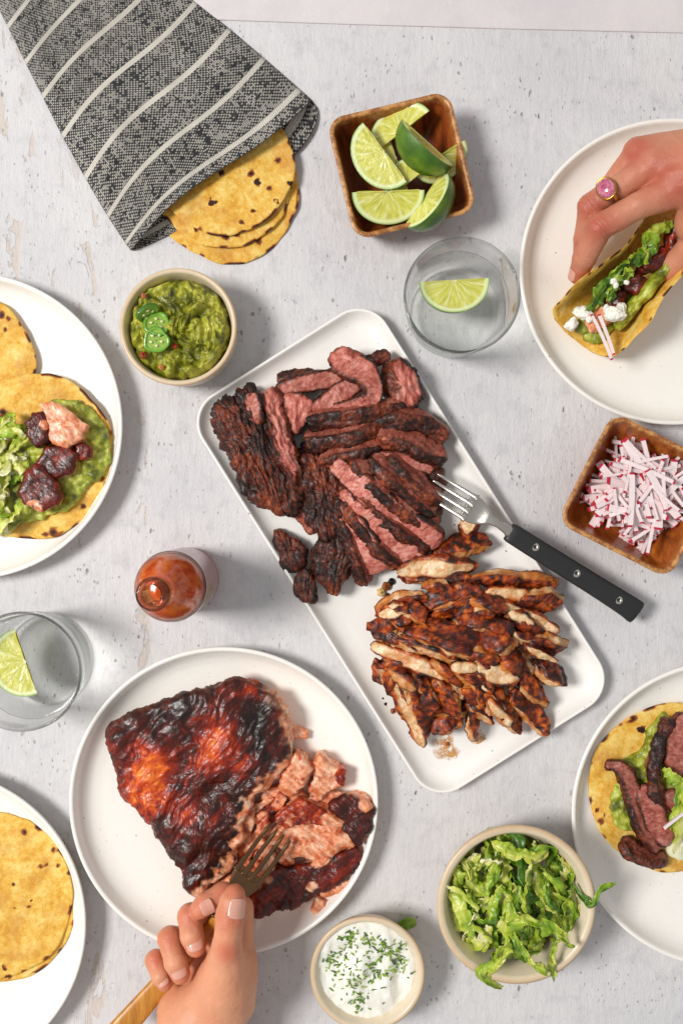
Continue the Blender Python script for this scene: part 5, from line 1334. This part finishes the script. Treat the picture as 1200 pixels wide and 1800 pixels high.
tortilla('', 1181, 1384, 146, 146, TZ - 4, 9, 5, parent=ts, chars=((1112, 1262, 8), (1106, 1268, 6), (1054, 1443, 7), (1048, 1424, 5), (1060, 1430, 4), (1042, 1452, 6)))
TT = TZ
guac_smear(ts, [(1166, 1256), (1186, 1290), (1190, 1380), (1180, 1470), (1150, 1480), (1112, 1462), (1080, 1444), (1076, 1404), (1092, 1366), (1102, 1336), (1128, 1318), (1142, 1286)], TT, 14, 83, (1135, 1380))
SP = dict(parent=ts, name='steak_slice')
steak_slice('', [(1092, 1476, TT + 12), (1112, 1496, TT + 16), (1140, 1506, TT + 16), (1172, 1512, TT + 12)], [24, 38, 38, 22], 20, -55, 811, pinkness=.2, crusted=.2, **SP)
steak_slice('', [(1064, 1342, TT + 16), (1090, 1350, TT + 22), (1108, 1388, TT + 24), (1126, 1440, TT + 24), (1158, 1496, TT + 18)], [14, 26, 30, 36, 30], 20, -14, 812, pinkness=.35, crusted=.4, **SP)
steak_slice('', [(1124, 1382, TT + 26), (1138, 1412, TT + 30), (1152, 1446, TT + 28), (1176, 1480, TT + 20)], [26, 40, 44, 36], 20, -4, 813, pinkness=.6, **SP)
steak_slice('', [(1176, 1264, TT + 18), (1160, 1300, TT + 24), (1148, 1344, TT + 28), (1150, 1388, TT + 28), (1168, 1428, TT + 22)], [24, 34, 34, 30, 24], 22, -60, 814, pinkness=.4, crusted=.2, **SP)
steak_slice('', [(1204, 1256, TT + 22), (1194, 1290, TT + 28), (1190, 1330, TT + 30), (1196, 1366, TT + 24)], [34, 44, 44, 30], 24, 6, 815, pinkness=.45, **SP)
steak_slice('', [(1170, 1386, TT + 24), (1178, 1404, TT + 28), (1186, 1424, TT + 24)], [22, 32, 24], 18, 20, 816, pinkness=.3, **SP)
shred('', [W(1164, 1352, TT + 48), W(1180, 1366, TT + 54), W(1196, 1382, TT + 52), W(1204, 1420, TT + 40)], 26, 820, .5, None, ts, 4)
shred('', [W(1188, 1390, TT + 46), W(1190, 1424, TT + 44), W(1182, 1450, TT + 36), W(1196, 1480, TT + 30)], 16, 821, .55, None, ts, 4)
shred('', [W(1210, 1400, TT + 40), W(1200, 1450, TT + 44), W(1186, 1500, TT + 26)], 24, 822, .8, None, ts, 4)
V, fs, T = slab([(1172, 1498), (1180, 1466), (1200, 1440), (1224, 1450), (1224, 1500), (1196, 1514)], TT + 4, 26, 2.4, crown=.5, sharp=2.5)
mk('sour_cream', disp(V, fs, fbm(V * .04, 3, 90) * 3), fs, CREAMM, ts, col=np.tile(lin((236, 234, 196)), (len(V), 1)))
radish_stick(W(1190, 1437, TT + 56), 64, 4.5, 4.5, math.radians(36), 0, False, '', None, ts)
# ------------------------------------------------------------------ folded taco in the hand
ft = thing('folded_taco', 'folded corn tortilla filled with lettuce, salmon and cheese, held over a plate', 'taco', W(1080, 520, PZ))
F0, B0 = W(1018, 606, PZ + 10), W(1196, 372, PZ + 10)
axd = (B0 - F0) / np.linalg.norm(B0 - F0); sdv = np.array([-axd[1], axd[0], 0]); RT = np.linalg.norm(B0 - F0) / 2
MID = (F0 + B0) / 2
def fold_xyz(a, b, off=0.0):
    """a along the fold (-1..1), b across the disc (arc length, working units)."""
    # curl: turn gradually, then straight walls; right wall leans out more
    s = np.sign(b); ab = np.abs(b)
    turn = np.where(s < 0, 1.42, 1.46)
    L = 62.0
    q = np.minimum(ab, L)
    x = np.where(turn > 0, (L / turn) * np.sin(turn * q / L), 0); z = (L / turn) * (1 - np.cos(turn * q / L))
    r = np.maximum(ab - L, 0)
    x = x + r * np.cos(turn); z = z + r * np.sin(turn)
    wd = 1.0 + np.clip((-a - .05) / .95, 0, 1) * np.where(s > 0, .95, .35)
    # front lip flares and lifts a little
    z = z * (1 - .05 * a) + 3 * np.exp(-((a + 1) / .2) ** 2)
    P = MID + (a * RT)[:, None] * axd + (s * x * wd)[:, None] * sdv + np.column_stack([0 * z, 0 * z, z])
    return P
na_, nb_ = 110, 90
rows = []; chv = []
for layer in (0, 1):
    aa = np.linspace(-.995, .995, na_)
    bb = np.linspace(-1, 1, nb_) if layer == 0 else np.linspace(1, -1, nb_)
    A, B = np.meshgrid(aa, bb, indexing='ij')
    edge = RT * .87 * np.sqrt(np.clip(1 - A ** 2, 0, 1)) ** .8 * (1 + .04 * np.sin(A * 9))
    Bv = B * edge
    rows.append((A.ravel(), Bv.ravel(), B.ravel()))
A = np.concatenate([r[0].reshape(na_, nb_) for r in rows], 1); B = np.concatenate([r[1].reshape(na_, nb_) for r in rows], 1); Bn = np.concatenate([r[2].reshape(na_, nb_) for r in rows], 1)
P = fold_xyz(A.ravel(), B.ravel())
# offset the inner layer by the tortilla's thickness
Pa = fold_xyz(A.ravel(), B.ravel() + .5); Pb = fold_xyz(A.ravel() + .003, B.ravel())
nr = np.cross(Pb - P, Pa - P); nr /= np.linalg.norm(nr, axis=1)[:, None] + 1e-9
lay = np.concatenate([np.zeros((na_, nb_)), np.ones((na_, nb_))], 1).ravel()
nr *= np.where(nr[:, 2:3] < 0, -1, 1)
P = P + nr * (lay * 5.0 * (1 - np.abs(Bn.ravel()) ** 14))[:, None] + fbm(P * .02, 2, 33)[:, None] * 3.0 * nr
ch = sm(.93, .99, np.abs(Bn.ravel())) * sm(.0, .35, noise(P * .06, 5)) * .9
ch = np.maximum(ch, sm(.15, .4, noise(P * np.array([.05, .05, .05]), 8)) * (Bn.ravel() < -.55) * (lay < .5) * .9)
mk('tortilla', P, fixn(P - P.mean(0), [grid_faces(na_, 2 * nb_, False, True)]), TORT, ft, attrs={'char': ch})
def inside(s, v, z): 
    """point in the fold: s 0..1 from front lip to back, v sideways, z above the fold floor."""
    return F0 + axd * (s * 2 * RT) + sdv * v + np.array([0, 0, z])
def blob(name, c, rx, ry, rz, rot, mat, colf, seed, amp=.22, fr=.05):
    u = np.linspace(0, 2 * np.pi, 44, endpoint=False); v = np.linspace(.06, np.pi - .06, 26); U, Vv = np.meshgrid(u, v)
    D = np.column_stack([(np.sin(Vv) * np.cos(U)).ravel(), (np.sin(Vv) * np.sin(U)).ravel(), np.cos(Vv).ravel()])
    D = np.sign(D) * np.abs(D) ** .8
    X = D * np.array([rx, ry, rz]); X = np.column_stack([X[:, 0] * math.cos(rot) - X[:, 1] * math.sin(rot), X[:, 0] * math.sin(rot) + X[:, 1] * math.cos(rot), X[:, 2]])
    V = c + X * (1 + amp * fbm((X + c) * fr, 3, seed) + amp * .4 * ridged((X + c) * fr * 3, 2, seed + 1))[:, None]
    V = np.vstack([V, V[:44].mean(0), V[-44:].mean(0)]); j = np.arange(44)
    g = grid_faces(26, 44, False, True)
    fs = [g, np.vstack([np.stack([np.full(44, 1144), (j + 1) % 44, j], 1)[:, ::-1], np.stack([np.full(44, 1145), 25 * 44 + j, 25 * 44 + (j + 1) % 44], 1)[:, ::-1]])]
    return mk(name, V, fixn(V - c, fs), mat, ft, col=colf(V))
gcol = lambda V: guac_colour(V, 7) * np.array([.95, 1.05, 1.0])
for k, (s, v, z, rx, ry, rz) in enumerate([(.16, -6, 16, 34, 22, 10), (.28, -28, 46, 36, 11, 22), (.45, -30, 62, 34, 11, 22), (.60, -30, 70, 28, 11, 18), (.36, 2, 22, 40, 26, 14), (.10, 16, 22, 22, 14, 9), (.22, 26, 40, 24, 9, 14)]):
    blob('guacamole', inside(s, v, z), rx, ry, rz, math.atan2(axd[1], axd[0]), GUAC, gcol, 20 + k)
glz = lambda V: salmon_glaze(V, 45, .05)
fle = lambda V: salmon_flesh(V, 46)
for k, (s, v, z, rx, ry, rz, f) in enumerate([(.16, 4, 34, 26, 18, 12, fle), (.30, 4, 44, 22, 17, 14, glz), (.42, -8, 56, 26, 16, 15, glz), (.58, -10, 66, 30, 16, 16, glz), (.74, -12, 76, 30, 17, 16, glz), (.26, -14, 44, 15, 10, 10, fle)]):
    blob('salmon_chunk', inside(s, v, z), rx, ry, rz, .6 + k, SALM, f, 60 + k, .3)
CHE = food_mat('white_cheese', rough=.6, sss=.3, sssr=(1, .9, .7), ssss=4, bumps=((.2, 1.4),), var=.06)
for k, (x, y, z, r_) in enumerate([(1080, 552, 88, 16), (1090, 545, 84, 12), (1022, 550, 64, 13), (1004, 570, 58, 12), (1035, 556, 66, 10), (1078, 494, 98, 6), (1082, 502, 98, 5), (1100, 496, 100, 5), (1064, 540, 76, 6)]):
    blob('cheese_crumble', W(x, y, z), r_, r_ * .72, r_ * .7, k * 1.3, CHE, lambda V: np.tile(lin((250, 246, 232)), (len(V), 1)), 80 + k, .35, .09)
for k, (pts, w, pale) in enumerate([([(.12, 22, 46), (.24, 30, 66), (.34, 26, 80)], 26, .08), ([(.30, 22, 66), (.42, 28, 84), (.52, 22, 92)], 28, .15), ([(.24, 12, 60), (.36, 18, 78), (.44, 12, 84)], 20, .3), ([(.46, 18, 84), (.58, 14, 94), (.66, 20, 98)], 26, .2), ([(.58, 24, 92), (.68, 18, 102), (.76, 8, 100)], 24, .35), ([(.50, 4, 84), (.56, 10, 92), (.60, 22, 92)], 18, .5)]):
    shred('', [inside(*q) for q in pts], w, 900 + k, pale, None, ft, 7, .3)
radish_stick(W(1058, 592, 84), 84, 4.5, 4.5, math.radians(-66), .02, False, '', None, ft)
radish_stick(W(1066, 588, 88), 72, 5.5, 4.0, math.radians(-70), .03, False, '', None, ft)

# ------------------------------------------------------------------ hands
def skin_mat():
    n = N('skin'); p = n.pos(); c = n.attr('Col')
    v = n.noise(p, .06, 4, .6); v = n.math('ADD', n.math('MULTIPLY', v, .22), .89)
    c = n.mix(1.0, c, n.node('ShaderNodeCombineColor', {0: n.math('ADD', n.math('MULTIPLY', v, .5), .5), 1: v, 2: v}).outputs[0], 'MULTIPLY')
    h = n.math('ADD', n.math('MULTIPLY', n.voro(p, .5), .35), n.math('MULTIPLY', n.noise(p, .11, 4, .6), 1.0))
    n.set(base=c, rough=.46, sss=.35, sssr=(1, .35, .18), ssss=7 * S, spec=.45, normal=n.bump(h, .8))
    return n.m
SKIN = skin_mat()
n = N('fingernail'); p = n.pos(); n.set(base=L4((224, 166, 146)), rough=.22, sss=.3, sssr=(1, .4, .3), ssss=3 * S, coat=.6, coatr=.08, normal=n.bump(n.noise(p, .1, 2), .2)); NAIL = n.m
def build_hand(label, palm, prox, dist, lo, hi, kp, knuckles, creases, base_col, red_col, name='hand', h=2.3, tendons=(), kf=8.0):
    """palm, prox, dist: lists of round cones ((px,py,z),(px,py,z),ra,rb). palm parts melt together, fingers stay apart."""
    cone = lambda g: [(W(*a), W(*b), ra, rb) for a, b, ra, rb in g]
    palm, prox, dist = cone(palm), cone(prox), [cone(g) for g in dist]
    def f(X):
        D = None
        for a, b, ra, rb in palm:
            d = rcone(X, a, b, ra, rb); D = d if D is None else smin(D, d, kp)
        for a, b, ra, rb in prox: D = smin(D, rcone(X, a, b, ra, rb), kf)
        for g in dist:
            E = None
            for a, b, ra, rb in g:
                d = rcone(X, a, b, ra, rb); E = d if E is None else smin(E, d, 5.0)
            D = smin(D, E, 2.6)
        return D
    V, F = surface_net(f, lo, hi, h)
    # keep the one connected body
    lab = np.arange(len(V))
    while True:
        m = lab[F].min(1); l2 = lab.copy()
        for k in range(4): np.minimum.at(l2, F[:, k], m)
        l2 = l2[l2]
        if (l2 == lab).all(): break
        lab = l2
    ids, cnt = np.unique(lab, return_counts=True)
    keep = lab == ids[cnt.argmax()]
    F = F[keep[F[:, 0]]]; re_ = np.cumsum(keep) - 1; F = re_[F]; V = V[keep]
    V = relax(V, F, 2, .5)
    nn = vnormals(V, [F])
    # skin folds at the joints and soft unevenness
    d = fbm(V * .03, 3, 12) * .9 + ridged(V * .09, 2, 13) * .35
    for (x, y, z, dx, dy, dz, wid, dep) in creases:
        c = W(x, y, z); ax = W(x + dx, y + dy, z + dz) - c; ax /= np.linalg.norm(ax)
        r = V - c; t = r @ ax; rad = np.linalg.norm(r - t[:, None] * ax, axis=1)
        d -= dep * sum(np.exp(-((t - o + 1.2 * noise(V * .08, 3)) / 1.5) ** 2) * a for o, a in ((0, 1), (5, .7), (-5, .6))) * (1 - sm(wid * .7, wid * 1.2, rad))
    for (x1, y1, z1, x2, y2, z2, wid, amp) in tendons:
        d += amp * np.exp(-(np.maximum(rcone(V, W(x1, y1, z1), W(x2, y2, z2), 0, 0), 0) / wid) ** 2)
    V = V + nn * d[:, None]
    red = np.zeros(len(V))
    for (x, y, z, r) in knuckles:
        red = np.maximum(red, np.exp(-(np.linalg.norm(V - W(x, y, z), axis=1) / r) ** 2))
    f1 = fbm(V * .02, 3, 14)
    col = mixc(np.tile(lin(base_col), (len(V), 1)) * (1 + .08 * f1)[:, None], lin(red_col), np.clip(red * .75 + f1 * .12, 0, 1))
    return V, F, col
def nail(parent, tip, prev, up, r, ln, wd, lift=0.0):
    """curved nail plate on a finger end: tip/prev (px,py,z), up = direction the nail faces."""
    a, b = W(*tip), W(*prev); ax = (a - b) / np.linalg.norm(a - b)
    up = np.asarray(up, float); up = up - ax * (up @ ax); up /= np.linalg.norm(up); sd = np.cross(ax, up)
    u = np.linspace(-1, 1, 15); v = np.linspace(-1, 1, 15); rows = []
    for lay in (0, 1):
        for uu in u:
            for vv in (v if not lay else v):
                e = 1 - .16 * abs(vv) ** 3
                th = vv * wd * math.sqrt(max(0, 1 - .28 * max(0, uu) ** 4 - .25 * max(0, -uu) ** 3))
                rad = r * (1.035 if lay == 0 else .96) - .06 * r * max(0, uu) ** 2 + .085 * r * max(0, -uu) + lift
                rows.append(a + ax * (uu * ln * e) + rad * (math.cos(th) * up + math.sin(th) * sd))
    V = np.array(rows); F0_ = grid_faces(15, 15); 
    rim = [i * 15 for i in range(15)] + [14 * 15 + j for j in range(1, 15)] + [i * 15 + 14 for i in range(13, -1, -1)] + [j for j in range(13, 0, -1)]
    rim = np.array(rim); r2 = np.roll(rim, -1)
    fs = [np.vstack([F0_, F0_[:, ::-1] + 225, np.stack([rim, rim + 225, r2 + 225, r2], 1)])]
    return mk('fingernail', V, fixn(V - V.mean(0), fs), NAIL, parent)

# the hand holding the fork: palm turned up, fingers curled round the handle
h1 = thing('hand', 'bare hand and wrist gripping the wooden-handled fork', 'hand', W(350, 1720, 100))
palm = [((345, 1960, 92), (350, 1800, 100), 74, 60), ((350, 1800, 100), (394, 1722, 116), 56, 42), ((322, 1800, 100), (310, 1772, 84), 38, 27), ((406, 1760, 116), (420, 1690, 112), 40, 30), ((390, 1735, 138), (398, 1690, 150), 40, 31),
        ((356, 1748, 66), (410, 1690, 72), 36, 28), ((334, 1742, 56), (362, 1690, 54), 30, 25)]
prox = [((393, 1712, 148), (398, 1668, 164), 33, 25), ((420, 1690, 104), (424, 1596, 104), 26, 20), ((395, 1690, 72), (362, 1604, 90), 24, 19.5), ((362, 1700, 60), (326, 1650, 82), 23, 19.5), ((336, 1716, 56), (296, 1690, 76), 21, 17.5)]
dist = [[((398, 1668, 164), (402, 1636, 172), 25, 21.5), ((402, 1636, 172), (404, 1614, 174), 21.5, 23), ((404, 1614, 174), (410, 1584, 170), 23, 20.5), ((410, 1584, 170), (412, 1573, 166), 20.5, 17)],
        [((424, 1596, 104), (392, 1572, 120), 20, 18.5), ((392, 1572, 120), (362, 1588, 132), 18.5, 17.5), ((362, 1588, 132), (352, 1597, 134), 17.5, 16)],
        [((362, 1604, 90), (334, 1610, 122), 19.5, 19.5), ((334, 1610, 122), (338, 1646, 140), 19.5, 18.2), ((338, 1646, 140), (344, 1664, 141), 18.2, 16.2)],
        [((326, 1650, 82), (299, 1650, 112), 19.5, 19.5), ((299, 1650, 112), (309, 1692, 131), 19.5, 18), ((309, 1692, 131), (317, 1712, 132), 18, 16)],
        [((296, 1690, 76), (274, 1688, 100), 17.5, 16.5), ((274, 1688, 100), (283, 1715, 115), 16.5, 14.8), ((283, 1715, 115), (290, 1728, 116), 14.8, 13.2)]]
kn = [(404, 1612, 190, 26), (412, 1572, 170, 22), (332, 1610, 138, 22), (298, 1650, 128, 22), (274, 1686, 112, 18), (392, 1570, 136, 22), (344, 1666, 144, 18), (317, 1716, 136, 18), (290, 1729, 118, 15), (400, 1672, 186, 20), (356, 1592, 140, 20)]
cr = [(404, 1614, 176, 6, -30, 0, 30, 2.0), (397, 1668, 168, 6, -40, 8, 34, 1.0), (334, 1616, 114, 2, 30, 10, 26, .8), (300, 1656, 102, 4, 30, 10, 26, .8)]
V, F, col = build_hand('', palm, prox, dist, (-420, -1010, 20), (-95, -540, 225), 26, kn, cr, (222, 156, 120), (198, 96, 70))
mk('palm_and_fingers', V, F, SKIN, h1, col=col)
nail(h1, (408.5, 1590, 171), (404, 1614, 174), (.62, 0, 1), 21.6, 15, .74)
nail(h1, (360, 1590, 132.3), (388, 1574, 122), (-.3, -.2, 1), 19.6, 10.5, .68)
nail(h1, (341.5, 1656, 140.6), (337, 1634, 134), (.3, -.1, 1), 18.2, 14, .80)
nail(h1, (314, 1704, 131.5), (307, 1680, 126), (.3, -.1, 1), 17.4, 12.5, .80)
nail(h1, (287, 1722, 115.5), (280, 1706, 110), (.25, -.1, 1), 14.3, 10.5, .80)

# the hand lifting the taco: seen from the back, fingers closing over the near wall of the fold
h2 = thing('hand', 'hand with a ring on one finger lifting the folded taco', 'hand', W(1150, 360, 130))
palm = [((1420, 300, 170), (1260, 310, 176), 78, 66), ((1260, 318, 174), (1186, 328, 168), 48, 29), ((1260, 280, 170), (1150, 287, 160), 44, 27), ((1270, 262, 158), (1120, 266, 142), 40, 23), ((1290, 350, 150), (1230, 390, 140), 52, 40), ((1240, 330, 150), (1180, 312, 138), 40, 26)]
prox = [((1184, 334, 166), (1120, 362, 158), 28, 21), ((1120, 362, 158), (1054, 399, 142), 21, 22), ((1150, 290, 156), (1088, 328, 142), 26, 19.5), ((1088, 328, 142), (1036, 362, 122), 19.5, 20.5), ((1120, 270, 140), (1066, 336, 96), 22, 18), ((1250, 400, 136), (1212, 440, 118), 32, 24)]
dist = [[((1054, 398, 142), (1027, 452, 104), 22.5, 19), ((1027, 452, 104), (1015, 484, 78), 19, 15.5)],
        [((1038, 364, 124), (1027, 420, 88), 21, 18), ((1027, 420, 88), (1022, 452, 66), 18, 15)],
        [((1066, 340, 96), (1062, 400, 60), 19, 15)],
        [((1212, 440, 118), (1178, 470, 88), 24, 20), ((1178, 470, 88), (1160, 486, 72), 20, 15)]]
kn = [(1050, 398, 162, 34), (1034, 362, 140, 28), (1160, 300, 195, 40), (1190, 326, 200, 36), (1116, 262, 165, 30), (1016, 486, 84, 22), (1024, 440, 100, 22)]
cr = [(1052, 400, 146, -26, 26, -6, 30, 2.2), (1036, 366, 128, -26, 20, -8, 28, 2.0), (1028, 450, 106, -10, 30, -20, 26, .9)]
td = [(1330, 290, 236, 1165, 305, 190, 9, 4.0), (1340, 270, 226, 1130, 272, 166, 9, 3.0), (1330, 320, 236, 1195, 325, 200, 9, 3.0)]
V, F, col = build_hand('', palm, prox, dist, (340, 350, 20), (720, 680, 262), 22, kn, cr, (206, 138, 108), (174, 74, 58), tendons=td, kf=5.0)
mk('palm_and_fingers', V, F, SKIN, h2, col=col)
nail(h2, (1016, 481, 80), (1026, 455, 102), (-.9, -.1, .35), 16.0, 10, .7)
# the ring
rg = thing('ring', 'gold ring with an oval pink stone on the taco hand', 'ring', W(1078, 345, 150))
GOLD = metal('gold', (206, 152, 66), .2)
a_, b_ = W(1148, 292, 160), W(1038, 364, 124); fx = (b_ - a_) / np.linalg.norm(b_ - a_); rc = a_ + (b_ - a_) * .66
s1 = np.cross([0, 0, 1], fx); s1 /= np.linalg.norm(s1); s2 = np.cross(fx, s1)
a = np.linspace(0, 2 * np.pi, 72, endpoint=False); b = np.linspace(0, 2 * np.pi, 14, endpoint=False)
Aq, Bq = np.meshgrid(a, b, indexing='ij'); Aq = Aq.ravel(); Bq = Bq.ravel()
rad = 22.4 + 2.0 * np.cos(Bq)
V = rc + (rad * np.cos(Aq))[:, None] * s1 + (rad * np.sin(Aq))[:, None] * s2 + (3.4 * np.sin(Bq))[:, None] * fx
mk('band', V, fixn(V - rc, [grid_faces(72, 14, True, True)]), GOLD, rg)
nd = s1 * .42 * (1 if s1[1] > 0 else -1) + s2 * .9; nd /= np.linalg.norm(nd); nd = nd + fx * .25 + np.array([0, -.1, .25]); nd /= np.linalg.norm(nd)
cc = rc + nd * 24
e1 = np.cross(nd, fx); e1 /= np.linalg.norm(e1); e2 = np.cross(nd, e1)
def oval(prof, name, mat, col=None):
    rows = []
    for r_, z_ in prof: rows.append(cc + (r_ * 1.2 * np.cos(a))[:, None] * e1 + (r_ * np.sin(a))[:, None] * e2 + nd * z_)
    rows.append(np.array([cc + nd * prof[-1][1]])); V = np.vstack(rows); k = len(V) - 1; j = np.arange(72); m = (len(prof) - 1) * 72
    fs = fixn(V - V.mean(0), [grid_faces(len(prof), 72, False, True), np.stack([np.full(72, k), m + (j + 1) % 72, m + j], 1)])
    nn = vnormals(V, fs)
    if nn[k] @ nd < 0: fs = [f[:, ::-1] for f in fs]
    return mk(name, V, fs, mat, rg)
oval([(8, -7), (12, -3), (14.5, 0), (16.2, 4), (16.2, 7), (15.0, 8), (14.4, 6.5)], 'bezel', GOLD)
n = N('pink_stone'); p = n.pos(); v = n.noise(p, .16, 5, .65, 1.0)
n.set(base=n.ramp(v, [(.3, lin((120, 40, 70))), (.48, lin((196, 98, 128))), (.62, lin((214, 132, 150))), (.75, lin((236, 190, 196)))]), rough=.08, coat=1.0, coatr=.03)
oval([(14.6, 5), (14.0, 8), (12.2, 10.5), (9.2, 12.4), (4.8, 13.5), (1.5, 13.8)], 'stone', n.m)
